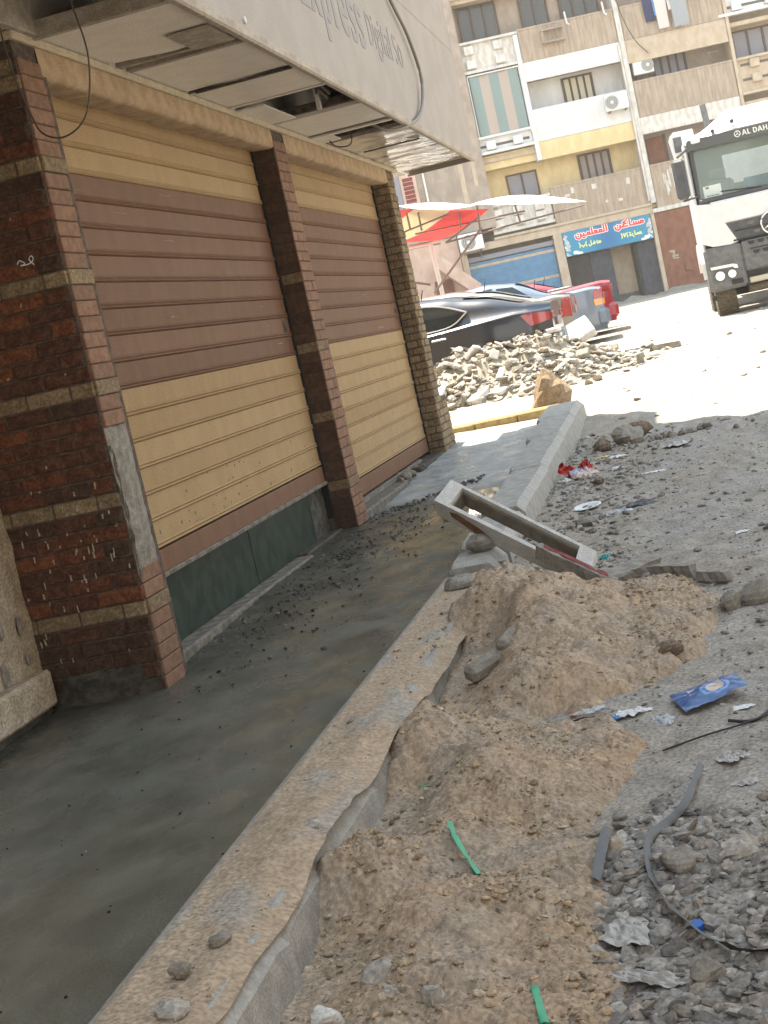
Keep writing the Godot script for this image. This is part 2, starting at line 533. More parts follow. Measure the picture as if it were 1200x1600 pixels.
# where the street face of the kerb lies bare
func kerb_bare(z: float) -> float:
	return maxf(maxf(bump(z, -7.15, -5.9, 0.2), 0.9 * bump(z, -5.1, -4.5, 0.12)), bump(z, -3.95, -2.4, 0.12))

func ground_h(x: float, z: float) -> float:
	var y := road_y(z)
	if x < -1.5 and z > -16.9: return y - 0.35 * smoothstep(-1.5, -1.62, x)
	if z > -25.0:
		y += lump.get_noise_2d(x * 1.3, z * 1.3) * 0.035 + lump.get_noise_2d(x * 6.0 + 40, z * 6.0) * 0.012
		if z > -8.0: y += fine.get_noise_2d(x * 3.0, z * 3.0) * 0.006
		# wheel ruts along the street
		for r in [0.35, 0.95]:
			y -= 0.02 * exp(-pow((x - r - 0.08 * sin(z * 0.5)) / 0.14, 2.0))
		# dust banked against the kerb
		y += 0.04 * exp(-pow((x + 1.25) / 0.22, 2.0)) * (0.6 + lump.get_noise_2d(x, z * 2.0)) * (1.0 if z > -16.5 and z < -8.0 else 0.0)
		# sand piled right up to the kerb top in three places
		y += kerb_bank(z) * exp(-pow((x + 1.28) / 0.17, 2.0)) * (1.0 + 0.5 * lump.get_noise_2d(x * 4.0, z * 4.0))
	return y

func ground_c(x: float, z: float) -> Color:
	var c0 := 0.0
	var n := lump.get_noise_2d(x * 0.8 + 9, z * 0.8) * 0.5 + 0.5
	var grey := Color(0.385, 0.36, 0.325)
	var dust := Color(0.37, 0.325, 0.265)
	var k := clampf(smoothstep(0.35, 0.7, n) * 0.65 + smoothstep(-0.3, -1.3, x) * 0.45, 0, 1)
	if z > -8.8 and z < -2.0: c0 = smoothstep(-1.05, -1.2, x)
	if z < -14.0: k = maxf(k, smoothstep(-14, -18, z))
	var c := grey.lerp(dust, k).lerp(Color(0.51, 0.385, 0.255), c0)
	if z < -17.0: c = c.lerp(Color(0.46, 0.42, 0.35), smoothstep(-17, -20, z))
	var d := lump.get_noise_2d(x * 5.0 + 70, z * 5.0)
	return c * (1.0 + d * 0.28)

func spread(values: Array) -> PackedFloat32Array:  # [from, to, step, ...] runs
	var out := PackedFloat32Array()
	for r in values:
		var x: float = r[0]
		while (x < r[1] - 1e-4 if r[2] > 0 else x > r[1] + 1e-4):
			out.append(x)
			x += r[2]
	out.append(values[-1][1])
	return out

func ground():
	var xs := spread([[-300.0, -60.0, 60.0], [-60.0, -12.0, 8.0], [-12.0, -4.0, 0.8], [-4.0, -1.6, 0.2], [-1.6, 1.3, 0.024], [1.3, 3.0, 0.1], [3.0, 14.0, 0.5], [14.0, 62.0, 8.0], [62.0, 300.0, 60.0]])
	var zs := PackedFloat32Array([60.0, 30.0, 10.0, 4.0, 1.0, -0.5, -1.5])
	var z := -2.0
	while z > -24.0:
		zs.append(z)
		z -= maxf(0.02, 0.0075 * absf(z))
	while z > -70.0:
		zs.append(z)
		z -= 0.7
	for q in [-80.0, -120.0, -200.0, -350.0]: zs.append(q)
	tag(put("ground", field(xs, zs, ground_h, ground_c), M.dirt, self), "dusty unpaved street of grey dirt and sand", "", "", "structure")

func pave_y(z: float) -> float:
	var zp := [-18.4, -17.0, -16.3, -13.2, -12.4, -10.0, -9.2, -7.0, -3.0, 3.0]
	var yp := [0.19, 0.17, 0.15, 0.084, 0.071, 0.066, 0.060, 0.0, -0.03, -0.04]
	for i in zp.size() - 1:
		if z <= zp[i + 1]:
			return lerpf(yp[i], yp[i + 1], clampf((z - zp[i]) / (zp[i + 1] - zp[i]), 0, 1))
	return yp[-1]

func pavement():
	var h := func(x, z):
		var e := clampf(smoothstep(-2.6, -3.0, x) * (0.6 + lump.get_noise_2d(x * 3.0, z * 3.0)), 0, 1)
		var pool := smoothstep(-10.9, -11.4, z) * smoothstep(-13.1, -12.6, z) * smoothstep(-2.45, -2.15, x)
		return pave_y(z) + lump.get_noise_2d(x * 1.1 + 3, z * 0.55) * 0.004 + (lump.get_noise_2d(x * 2.2 + 13, z * 1.1) * 0.012 - 0.017) * pool + fine.get_noise_2d(x * 2.2, z * 2.2) * (0.0005 + 0.005 * e) + 0.014 * e
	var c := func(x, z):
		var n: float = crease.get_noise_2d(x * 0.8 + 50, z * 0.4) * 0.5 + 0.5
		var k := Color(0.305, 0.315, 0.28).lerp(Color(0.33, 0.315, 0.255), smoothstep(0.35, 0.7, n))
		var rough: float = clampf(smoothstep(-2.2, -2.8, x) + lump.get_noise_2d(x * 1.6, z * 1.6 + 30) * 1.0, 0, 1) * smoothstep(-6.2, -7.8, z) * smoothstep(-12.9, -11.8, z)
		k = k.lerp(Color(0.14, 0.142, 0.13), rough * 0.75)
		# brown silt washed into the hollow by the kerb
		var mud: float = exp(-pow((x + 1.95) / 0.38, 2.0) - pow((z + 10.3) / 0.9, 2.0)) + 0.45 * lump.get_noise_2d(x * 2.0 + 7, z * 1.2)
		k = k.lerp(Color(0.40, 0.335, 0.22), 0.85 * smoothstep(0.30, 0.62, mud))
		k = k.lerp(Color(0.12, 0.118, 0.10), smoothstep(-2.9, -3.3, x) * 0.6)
		k = k.lerp(Color(0.82, 0.91, 1.0), smoothstep(-12.2, -13.4, z + 0.3 * lump.get_noise_2d(x * 1.5, z)))  # pale far end; the bluish open-sky light is put into its colour
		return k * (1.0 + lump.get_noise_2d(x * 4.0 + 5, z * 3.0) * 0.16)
	var xs := spread([[-3.9, -3.0, 0.06], [-3.0, -1.6, 0.02]])
	var zs := PackedFloat32Array()
	var z := 2.0
	while z > -18.1:
		zs.append(z)
		z -= 0.025 if z < -2.0 else 0.2
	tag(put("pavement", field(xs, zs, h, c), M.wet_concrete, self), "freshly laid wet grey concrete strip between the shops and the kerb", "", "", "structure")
	# muddy water lying on the screed
	var st := S(true)
	var ring := [Vector3(-2.42, 0, -11.6), Vector3(-2.25, 0, -11.1), Vector3(-1.655, 0, -10.95), Vector3(-1.655, 0, -12.95), Vector3(-2.1, 0, -13.05), Vector3(-2.4, 0, -12.6)]
	for k in ring.size(): tri(st, Vector3(-2.0, 0.0635, -12), ring[k] + Vector3(0, 0.0635, 0), ring[(k + 1) % ring.size()] + Vector3(0, 0.0635, 0))
	tag(obj("puddle", st, M.puddle, self), "muddy rain water lying in the hollows of the wet concrete", "", "", "structure")

# a kerbstone lying along z with a chamfered street edge
func kerbstone(z0: float, z1: float, y0: float, y1: float, x_in: float, x_out: float, drop: float, m: Material, parent, sd: int):
	var r := RandomNumberGenerator.new(); r.seed = sd
	var n := maxi(4, int((z0 - z1) / 0.1))
	var rows := []
	for i in n + 1:
		var f := float(i) / n
		var z := lerpf(z0, z1, f)
		var y := lerpf(y0, y1, f)
		var w := 0.008 * lump.get_noise_1d(z * 2.0 + sd)
		var chip := 0.022 * maxf(0.0, lump.get_noise_1d(z * 6.0 + sd * 3) - 0.25)
		var e := 0.02 if (i == 0 or i == n) else 0.0
		rows.append([Vector3(x_in, y - drop, z), Vector3(x_in + w, y - 0.02 - e, z), Vector3(x_in + 0.02 + w, y - e, z),
			Vector3(lerpf(x_in, x_out, 0.5), y - e, z),
			Vector3(x_out - 0.05 + w - chip, y - e, z), Vector3(x_out + w * 0.5, y - 0.055 - chip - e, z), Vector3(x_out + 0.035, y - drop, z)])
	var st := S()
	sheet(st, rows)
	for row in [rows[0], rows[-1]]:
		for k in range(1, row.size() - 1): tri(st, row[0], row[k], row[k + 1])
	return obj("kerbstone", st, m, parent)

func kerbs():
	var k := thing("pavement_kerb", "long grey concrete kerb between the wet pavement and the street", "", Vector3.ZERO)
	tag(k, "", "", "", "structure")
	var z := -1.2
	var i := 0
	while z > -8.3:  # the near stones, half buried
		var l := 1.25
		var z1 := z - l
		var xo := -1.335 - 0.012 * (absf(z) - 3.0)
		kerbstone(z, z1 + 0.012, 0.045, 0.05, -1.645, xo, 0.4, M.kerb, k, i)
		z = z1; i += 1
	for q in [[-8.72, -9.16, 0.10, 0.12, -1.66, -1.37], [-9.20, -9.75, 0.135, 0.15, -1.67, -1.36], [-9.79, -10.34, 0.13, 0.16, -1.66, -1.36],
			[-10.38, -12.35, 0.19, 0.225, -1.67, -1.37], [-12.37, -14.3, 0.235, 0.285, -1.70, -1.385], [-14.32, -15.9, 0.29, 0.335, -1.75, -1.39], [-15.92, -17.42, 0.335, 0.36, -1.80, -1.40]]:
		kerbstone(q[0], q[1], q[2], q[3], q[4], q[5], 0.55, M.kerb, k, i)
		i += 1
	# sand and mortar smeared over the near stones
	var h := func(x, zz):
		var spill: float = 0.035 * maxf(bump(zz, -4.7, -4.0, 0.25), 0.6 * bump(zz, -5.9, -5.1, 0.25)) * smoothstep(-1.66, -1.42, x) * (1.0 + 0.6 * lump.get_noise_2d(x * 6.0, zz * 6.0))
		var e: float = minf(x + 1.68, -1.372 - x + (0.05 * lump.get_noise_2d(7.0, zz * 1.7)) - 0.012 * (absf(zz) - 3.0) - 0.015 * kerb_bare(zz))
		var cover: float = 0.014 + 0.012 * lump.get_noise_2d(x * 4.0, zz * 2.2) + 0.003 * fine.get_noise_2d(x * 3, zz * 3)
		return 0.049 + minf(cover + spill, e * 0.45 + spill)
	var c := func(x, zz):
		var n: float = lump.get_noise_2d(x * 3.0 + 20, zz * 1.2) * 0.5 + 0.5
		return Color(0.48, 0.375, 0.27).lerp(Color(0.40, 0.375, 0.33), clampf(0.8 * smoothstep(0.5, 0.75, n) + smoothstep(-1.62, -1.68, x), 0, 1)) * (1.0 + 0.13 * lump.get_noise_2d(x * 9, zz * 9))
	var zs := PackedFloat32Array()
	z = -2.0
	while z > -8.6:
		zs.append(z); z -= 0.022
	tag(put("kerb_sand_layer", field(spread([[-1.675, -1.34, 0.012]]), zs, h, c), M.dirt, k), "", "", "", "stuff")
	# the painted kerb that closes the strip at its far end
	var y := thing("yellow_kerb", "yellow painted kerb closing the far end of the wet strip", "", Vector3.ZERO)
	tag(y, "", "", "", "structure")
	for j in 3:
		var x0 := -3.3 + j * 0.52
		box("kerbstone", Vector3(x0, -0.1, -18.42), Vector3(x0 + 0.512, 0.285 + 0.005 * j, -18.16), M.yellow_kerb, y, 0.02)

# ------------------------------------------------------------ the shop building
const COURSE := 0.0788
var brick_meshes := {}
func brick(kind: String, size: Vector3, at: Vector3, parent):
	var key := "%.3f %.3f %.3f" % [size.x, size.y, size.z]
	if not brick_meshes.has(key):
		var st := S()
		bx(st, -size / 2, size / 2, 0.005)
		st.generate_normals()
		brick_meshes[key] = st.commit()
	var o := put("brick", brick_meshes[key], M[kind], parent)
	o.position = at
	return o

func cream(i: int) -> bool:  # every seventh course is cream
	return posmod(i - 5, 7) == 0

func shop_building():
	var b := thing("shop_building", "brick fronted shop building with two striped roller shutters and a broken canopy soffit", "building")
	# upper storeys and the body behind the shutters
	var body := S()
	bx(body, Vector3(-12, 5.0, -17.5), Vector3(-2.6, 15.5, 12))
	bx(body, Vector3(-12, -0.4, -17.0), Vector3(-3.25, 5.0, -7.3))
	bx(body, Vector3(-12, -0.4, -7.3), Vector3(-3.8, 5.0, 12))
	obj("wall", body, M.tan_render, b)
	# --- nearest pillar: end face towards us, street face in painted bricks
	var p := part("brick_pillar", b)
	box("core", Vector3(-3.7, -0.3, -7.42), Vector3(-2.874, 3.3, -7.068), M.joint, p)
	rng.seed = 21
	for i in 42:
		var y := -0.02 + COURSE * (i + 0.5) + 0.019
		var c := cream(i)
		if y > 3.18: continue
		var x := -2.868 - (0.0 if c else (0.02 if i % 2 else 0.0))
		var first := true
		while x > -3.60:
			var l := 0.245 if not first else (0.125 if i % 2 else 0.245)
			if c: l = 0.235 if not first else 0.125
			var kind: String = ["brick0", "brick1", "brick1", "brick4", "brick0", "brick2", "brick4", "brick3"][rng.randi() % 8]
			if y > 1.6 and not c: kind = ["brick1", "brick1", "brick2", "brick4", "brick3", "brick4", "brick0"][rng.randi() % 7]
			if y < 0.38 and not c: kind = ["brick2", "brick2", "brick1"][rng.randi() % 3]
			if y > 2.95: kind = ["cream_brick0", "brick1"][int(y < 3.03)]
			if c: kind = "cream_brick%d" % (rng.randi() % 2)
			brick(kind, Vector3(l - 0.008, COURSE - 0.009, 0.05), Vector3(x - l / 2, y, -7.083 + rng.randf_range(-0.004, 0.004)), p)
			x -= l
			first = false
		# street face
		if y < 0.66 or y > 1.30:
			var k := "cream_brick%d" % (i % 2) if c else "mauve_brick%d" % (rng.randi() % 2)
			brick(k, Vector3(0.05, COURSE - 0.004, 0.27 + (0.03 if c else 0.0)), Vector3(-2.885 + rng.randf_range(-0.003, 0.003) + (0.006 if c else 0.0), y, -7.215 - (0.012 if c else 0.0)), p)
	# cement smeared where bricks broke off
	var lumpy := func(called, x0, x1, y0, y1, z0, z1, m, sd):
		var rows := []
		for i in 17:
			var row := []
			for k in 9:
				var fy := i / 16.0; var fk := k / 8.0
				var edge := minf(minf(fy, 1 - fy) * 5.0, minf(fk, 1 - fk) * 3.0)
				var wob := 0.025 * lump.get_noise_2d(fy * 5.0 + sd, fk * 3.0)
				row.append(Vector3(lerpf(x0, x1, fk) + (wob if x0 != x1 else clampf(edge, 0, 1) * 0.02 + wob * 0.5), lerpf(y0, y1, fy) + wob, lerpf(z0, z1, fk) + (wob if z0 != z1 else clampf(edge, 0, 1) * 0.016 + wob * 0.3)))
			rows.append(row)
		var st := S()
		sheet(st, rows)
		obj(called, st, m, p)
	lumpy.call("cement_patch", -2.872, -2.872, 0.60, 1.34, -7.07, -7.37, M.mortar, 3)
	lumpy.call("cement_patch", -2.872, -2.862, 0.56, 1.25, -7.066, -7.10, M.mortar, 13)
	lumpy.call("cement_patch", -3.40, -2.95, -0.02, 0.16, -7.054, -7.054, M.damp, 6)
	lumpy.call("cement_patch", -3.46, -2.885, -0.10, 0.085, -7.05, -7.05, M.damp, 9)
	# splashes of white paint and a chalk scribble on the bricks
	var sp := S()
	for i in 70:
		var x := rng.randf_range(-3.48, -2.90); var y := rng.randf_range(0.42, 1.0) if i < 55 else rng.randf_range(0.5, 2.6)
		var l := rng.randf_range(0.006, 0.040) * (1.0 if i < 55 else 0.5)
		var w := rng.randf_range(0.0015, 0.004)
		bx(sp, V(x - w, y - l, -7.057), V(x + w, y, -7.050), 0.0, Transform3D(Basis(Vector3.BACK, rng.randfn() * 0.06), Vector3.ZERO))
	tag(obj("paint_splashes", sp, M.plaster_cream, p), "", "", "", "stuff")
	sp = S()
	tube(sp, spline([V(-3.10, 2.20, -7.054), V(-3.085, 2.215, -7.054), V(-3.06, 2.195, -7.054), V(-3.085, 2.19, -7.054), V(-3.04, 2.19, -7.054), V(-3.015, 2.205, -7.054), V(-3.02, 2.225, -7.054), V(-3.035, 2.21, -7.054), V(-3.015, 2.18, -7.054)], 5), 0.0028, 5)
	obj("chalk_scribble", sp, M.litter_white, p)
	# --- middle pillar: dark painted end face, small bricks on the street
	p = part("brick_pillar", b)
	box("core", Vector3(-3.30, -0.3, -12.10), Vector3(-2.874, 3.3, -11.728), M.joint, p)
	for i in 42:
		var y := 0.0 + COURSE * (i + 0.5)
		var c := cream(i)
		if y > 3.16: continue
		brick("cream_brick1" if c and i < 33 and i > 4 else "dark_brick%d" % (rng.randi() % 2), Vector3(0.185, COURSE - 0.0025, 0.04), Vector3(-2.962, y, -11.742 + rng.randf_range(-0.002, 0.002)), p)
		var z := -11.722
		var l := 0.245 if i % 2 else 0.125
		for q in 2:
			brick("mauve_brick%d" % (rng.randi() % 2) if not (c and q == 0 and i < 20) else "cream_brick1", Vector3(0.05, COURSE - 0.007, l - 0.006), Vector3(-2.889 + rng.randf_range(-0.003, 0.003), y, z - l / 2), p)
			z -= l
			l = 0.37 - l
	# --- far pillar: plain sandy bricks, wider at the foot
	p = part("brick_pillar", b)
	box("core", Vector3(-3.30, -0.2, -16.74), Vector3(-2.874, 3.3, -16.362), M.joint, p)
	box("core", Vector3(-3.30, -0.2, -17.12), Vector3(-2.874, 0.74, -16.73), M.joint, p)
	for i in 42:
		var y := 0.06 + COURSE * (i + 0.5)
		if y > 3.26: continue
		for q in 2:
			var first := (0.125 if i % 2 else 0.06)
			var w := first if q == 0 else 0.19 - first
			var x := -2.868 if q == 0 else -2.868 - first
			brick("cream_brick%d" % (rng.randi() % 2), Vector3(w - 0.008, COURSE - 0.012, 0.05), Vector3(x - w / 2, y, -16.378 + rng.randf_range(-0.006, 0.004)), p)
		var z := -16.356
		var l := 0.245 if i % 2 else 0.125
		for q in 2 if y > 0.72 else 4:
			brick("cream_brick%d" % (rng.randi() % 2), Vector3(0.05, COURSE - 0.012, l - 0.010), Vector3(-2.887 + rng.randf_range(-0.006, 0.004), y, z - l / 2), p)
			z -= l
			l = 0.37 - l
	# --- roller shutters, slat by slat
	shutter(b, -7.40, -11.722, 0.49, 0.62, 0.0)
	shutter(b, -12.08, -16.355, 0.205, 0.36, 0.0)
	# plinth of dark green tiles under the first shutter
	var pl := part("shutter_plinth", b)
	for q in [[-7.40, -9.55], [-9.562, -11.20]]:
		box("green_tile", Vector3(-3.25, 0.07, q[1]), Vector3(-3.075, 0.475, q[0]), M.green_tile, pl, 0.003)
	box("rough_jamb", Vector3(-3.25, 0.0, -11.72), Vector3(-3.09, 0.475, -11.205), M.damp, pl, 0.01)
	box("ledge", Vector3(-3.2, 0.462, -11.70), Vector3(-3.03, 0.492, -7.40), M.sill, pl, 0.006)
	box("sill", Vector3(-3.2, -0.1, -10.55), Vector3(-2.95, 0.085, -7.40), M.sill, pl, 0.012)
	box("sill", Vector3(-3.2, -0.1, -11.72), Vector3(-2.99, 0.10, -10.56), M.damp, pl, 0.012)
	# worn threshold under the second shutter
	var th := part("threshold", b)
	box("slab", Vector3(-3.2, -0.1, -14.1), Vector3(-2.87, 0.15, -12.10), M.sill, th, 0.015)
	box("slab", Vector3(-3.2, -0.1, -16.35), Vector3(-2.88, 0.175, -14.9), M.damp, th, 0.02)
	box("slab", Vector3(-3.2, -0.1, -14.9), Vector3(-2.93, 0.10, -14.1), M.damp, th, 0.02)
	box("rail", Vector3(-3.04, 0.15, -15.6), Vector3(-3.0, 0.20, -12.10), M.sill, th, 0.005)
	rng.seed = 4
	for i in 16:
		var o := put("rubble_piece", stone(600 + i % 5, 0.5), M.mortar, th)
		o.position = Vector3(rng.randf_range(-3.0, -2.9), 0.13 + rng.randf() * 0.05, rng.randf_range(-15.1, -14.0))
		o.scale = Vector3.ONE * rng.randf_range(0.03, 0.075)
		o.rotation = Vector3(rng.randf(), rng.randf() * 6, rng.randf())
	# --- lintel beams between the pillars, ragged along their lower edge
	for q in [[-7.34, -11.73], [-12.08, -16.37]]:
		var n := 160
		var rows := []
		for i in n + 1:
			var z := lerpf(q[0], q[1], i / float(n))
			var rag := 3.085 + 0.010 * lump.get_noise_1d(z * 3.0) + 0.012 * lump.get_noise_1d(z * 17.0)
			rows.append([Vector3(-3.12, rag + 0.02, z), Vector3(-2.90, rag, z), Vector3(-2.868, rag + 0.012, z), Vector3(-2.866, 3.16, z), Vector3(-2.869, 3.23, z)])
		var st := S()
		st.set_smooth_group(0)
		sheet(st, rows)
		obj("lintel_beam", st, M.beam, b)
	box("beam_edge", Vector3(-3.2, 3.232, -17.0), Vector3(-2.848, 3.275, -7.05), M.beam_edge, b, 0.008)
	soffit(b)

func shutter(b, z0: float, z1: float, y_bottom: float, bar: float, _x: float):
	var s := part("roller_shutter", b)
	var pitch := 0.1478
	var prof := func(h: float) -> Array:  # one slat: flat blade, two beads along its foot
		return [Vector2(0.004, h), Vector2(0.006, h - 0.004), Vector2(0.006, 0.036), Vector2(0.013, 0.031), Vector2(0.015, 0.026), Vector2(0.010, 0.020), Vector2(0.008, 0.017), Vector2(0.014, 0.013), Vector2(0.017, 0.008), Vector2(0.010, 0.002), Vector2(-0.004, 0.0), Vector2(-0.006, -0.003)]
	var make := func(h: float) -> ArrayMesh:
		var rows := []
		for q in prof.call(h): rows.append([Vector3(q.x, q.y, z0), Vector3(q.x, q.y, (z0 + z1) / 2), Vector3(q.x, q.y, z1)])
		var st := S()
		sheet(st, rows, true)
		st.generate_normals()
		return st.commit()
	var m: ArrayMesh = make.call(pitch)
	var y := bar
	while y < 3.12:
		var mid := y + pitch / 2
		var o := put("slat", m, M[("slat_brown" if mid > 1.515 and mid < 2.66 else "slat_cream") + ["", "", "0", "", "1", "0"][rng.randi() % 6]], s)
		o.position = Vector3(-3.06 + rng.randf_range(-0.002, 0.002), y, 0)
		y += pitch
	box("bottom_bar", Vector3(-3.075, y_bottom, z1 + 0.03), Vector3(-3.044, bar - 0.008, z0 - 0.01), M.slat_brown, s, 0.004)
	# lock plate, and scratches in the paint
	box("lock_plate", Vector3(-3.058, 1.66, z1 + 0.14), Vector3(-3.046, 1.78, z1 + 0.20), M.dark_steel, s, 0.004)
	box("keyhole", Vector3(-3.047, 1.70, z1 + 0.16), Vector3(-3.0445, 1.73, z1 + 0.17), M.black_gap, s)
	rng.seed = 300 + int(absf(z0))
	var sc := S()
	for i in 14:
		var yy := bar + pitch * (rng.randi() % 16) + rng.randf_range(0.05, 0.12)
		var zz := rng.randf_range(z1 + 0.3, z0 - 0.4)
		var pts := []
		for k in 7: pts.append(Vector3(-3.0525, yy + 0.012 * lump.get_noise_1d(k * 0.7 + i * 9.0), zz - k * rng.randf_range(0.01, 0.05)))
		tube(sc, pts, 0.0013, 4, false)
	tag(obj("scratches", sc, M.plaster_cream, s), "", "", "", "stuff")
	var gr := S()
	for i in 40:  # splashes of mud low down on the slats
		var yy := bar + rng.randf() * rng.randf() * 0.7
		var zz := rng.randf_range(z1 + 0.05, z0 - 0.05)
		bx(gr, Vector3(-3.056, yy, zz), Vector3(-3.052, yy + rng.randf_range(0.004, 0.03), zz + rng.randf_range(0.004, 0.016)))
	tag(obj("mud_splashes", gr, M.mortar, s), "", "", "", "stuff")
	box("guide_rail", Vector3(-3.12, y_bottom - 0.3, z1 - 0.004), Vector3(-3.036, 3.12, z1 + 0.026), M.black_gap, s)
	box("backing", Vector3(-3.2, y_bottom, z1), Vector3(-3.09, 3.2, z0), M.black_gap, s)

func soffit(b):
	var s := part("canopy_soffit", b)
	# void above, frame bars across, pale panels between them, some missing
	box("roof_deck", Vector3(-3.2, 3.78, -17.9), Vector3(-2.13, 3.83, -2.0), M.dark_steel, s)
	box("back_board", Vector3(-2.9, 3.28, -17.9), Vector3(-2.87, 3.78, -2.0), M.soffit, s)
	var panels := [[-7.40, -8.46, 0.0, 0.10], [-8.72, -9.70, 0.0, 0.0], [-9.79, -10.62, 0.0, 0.0], [-11.95, -12.95, 0.0, 0.0], [-13.72, -14.75, 0.0, 0.0], [-14.765, -15.7, 0.0, 0.0], [-15.715, -16.6, 0.0, 0.0], [-16.62, -17.4, 0.0, 0.0]]
	for q in panels:
		var rows := []
		for i in 9:
			var z := lerpf(q[0], q[1], i / 8.0)
			var row := []
			for k in 9:
				var x := lerpf(-2.868, -2.135, k / 8.0)
				var zz := z
				# the first panel has slipped and split at its far edge
				if q[0] == -7.40 and i == 8: zz = q[1] + 0.20 * absf(k / 8.0 - 0.52)
				if q[0] == -8.72 and i == 0: zz = q[0] + 0.10 * maxf(0.0, 0.4 - k / 8.0)
				var wave := 0.004 * lump.get_noise_2d(x * 3, zz * 2)
				if q[0] < -13.7: wave = 0.016 * lump.get_noise_2d(x * 2.0, zz * 7.0)
				row.append(Vector3(x, 3.288 + wave - q[2] * sin(PI * i / 8.0), zz))
			rows.append(row)
		var st := S(true)
		sheet(st, rows, false, 0.008)
		obj("soffit_panel", st, M.soffit_film if q[0] < -13.7 else M.soffit, s)
	# a corner of torn board and hanging strips
	box("torn_board", Vector3(-2.40, 3.262, -8.50), Vector3(-2.16, 3.272, -8.02), M.sign_trim, s)
	box("hanging_strip", Vector3(-2.80, 3.258, -9.735), Vector3(-2.15, 3.266, -9.70), M.dark_steel, s)
	box("hanging_strip", Vector3(-2.75, 3.258, -14.78), Vector3(-2.2, 3.268, -14.74), M.dark_steel, s)
	box("hanging_strip", Vector3(-2.868, 3.255, -13.05), Vector3(-2.14, 3.270, -12.98), M.soffit, s)
	for z in [-8.52, -8.68, -10.68, -11.90, -13.0, -13.68, -17.45]:
		box("frame_bar", Vector3(-2.868, 3.275, z - 0.022), Vector3(-2.13, 3.315, z + 0.022), M.sign_trim if z > -10.0 or z < -12.5 else M.soffit, s, 0.003)
	for z in [-10.80, -11.82, -13.08, -13.60, -17.6]:
		box("joist", Vector3(-2.868, 3.30, z - 0.03), Vector3(-2.13, 3.36, z + 0.03), M.dark_steel, s, 0.004)
	box("end_panel", Vector3(-2.868, 3.272, -11.78), Vector3(-2.66, 3.284, -10.86), M.soffit, s)
	box("end_panel", Vector3(-2.868, 3.272, -13.55), Vector3(-2.70, 3.284, -13.13), M.soffit, s)
	# struts and rags in the open bays
	for q in [[-11.3, -2.36], [-11.1, -2.30]]:
		var st := S()
		tube(st, [Vector3(q[1], 3.34, q[0] - 0.35), Vector3(q[1], 3.42, q[0] + 0.4)], 0.014, 6)
		tube(st, [Vector3(q[1], 3.33, q[0]), Vector3(q[1] + 0.1, 3.76, q[0] + 0.1)], 0.010, 6)
		obj("strut", st, M.dark_steel, s)
	box("upright", Vector3(-2.47, 3.29, -11.78), Vector3(-2.44, 3.6, -11.72), M.soffit, s)
	# the near edge: a rusty steel angle with the dark void behind
	box("edge_angle", Vector3(-2.868, 3.255, -7.33), Vector3(-2.13, 3.345, -7.29), M.sign_trim, s, 0.004)
	box("edge_angle", Vector3(-2.868, 3.27, -6.4), Vector3(-2.82, 3.78, -7.30), M.sign_trim, s, 0.004)

func shop_front_sign():
	var t := thing("shop_sign", "long faded grey shop signboard with worn lettering on the canopy front", "sign")
	box("panel", Vector3(-2.13, 3.315, -17.93), Vector3(-2.10, 4.50, -2.0), M.sign_panel, t, 0.004)
	box("panel", Vector3(-2.13, 4.506, -17.93), Vector3(-2.102, 6.4, -2.0), M.sign_panel, t, 0.004)
	box("lower_trim", Vector3(-2.14, 3.25, -17.94), Vector3(-2.085, 3.318, -2.0), M.sign_trim, t, 0.012)
	box("end_panel", Vector3(-2.9, 3.26, -17.96), Vector3(-2.10, 6.4, -17.932), M.sign_panel, t, 0.004)
	var letters := func(text: String, bold: bool, em: float, y: float, z: float, right: bool):
		var f := SystemFont.new()
		f.font_names = PackedStringArray(["Droid Sans"])
		f.font_weight = 700 if bold else 400
		var tm := TextMesh.new()
		tm.text = text
		tm.font = f
		tm.font_size = 64
		tm.pixel_size = em / 64.0
		tm.depth = 0.004
		tm.curve_step = 2.0
		tm.horizontal_alignment = HORIZONTAL_ALIGNMENT_RIGHT if right else HORIZONTAL_ALIGNMENT_LEFT
		tm.vertical_alignment = VERTICAL_ALIGNMENT_BOTTOM
		var o := put("lettering", tm, M.sign_letter, t)
		o.rotation.y = PI / 2
		o.position = Vector3(-2.0985, y, z)
	letters.call("Express", true, 0.60, 3.595, -12.38, true)
	letters.call("Digital So", false, 0.375, 3.715, -12.52, false)
	var st := S()
	disc(st, 0.02, 0.0, 0.012, Transform3D(Basis(Vector3.UP, PI / 2), Vector3(-2.10, 3.36, -8.55)), 12)
	obj("bolt", st, M.steel_white, t)

func left_wall():
	var w := thing("plaster_wall", "peeling cream plaster wall with a low ledge left of the brick pillar", "wall")
	var rows := []
	for i in 41:
		var y := lerpf(0.16, 3.3, i / 40.0)
		var row := []
		for k in 61:
			var z := lerpf(-7.055, -3.0, k / 60.0)
			row.append(Vector3(-3.49 + 0.012 * lump.get_noise_2d(y * 3.0, z * 3.0) + 0.006 * fine.get_noise_2d(y * 2, z * 2), y, z))
		rows.append(row)
	var st := S()
	sheet(st, rows)
	obj("wall", st, M.plaster_cream, w)
	box("ledge", Vector3(-3.8, 0.05, -6.98), Vector3(-3.405, 0.235, -3.0), M.plaster_cream, w, 0.015)
	box("footing", Vector3(-3.8, -0.3, -7.0), Vector3(-3.455, 0.055, -3.0), M.damp, w, 0.01)
	rng.seed = 8
	for i in 9:  # flakes of plaster that have come away from the coat
		var q := put("peeled_patch", stone(700 + i % 3, 0.9), M.mortar, w)
		q.position = Vector3(-3.482, rng.randf_range(0.27, 0.50), rng.randf_range(-6.98, -6.3))
		q.scale = Vector3(0.012, rng.randf_range(0.03, 0.09), rng.randf_range(0.02, 0.05))

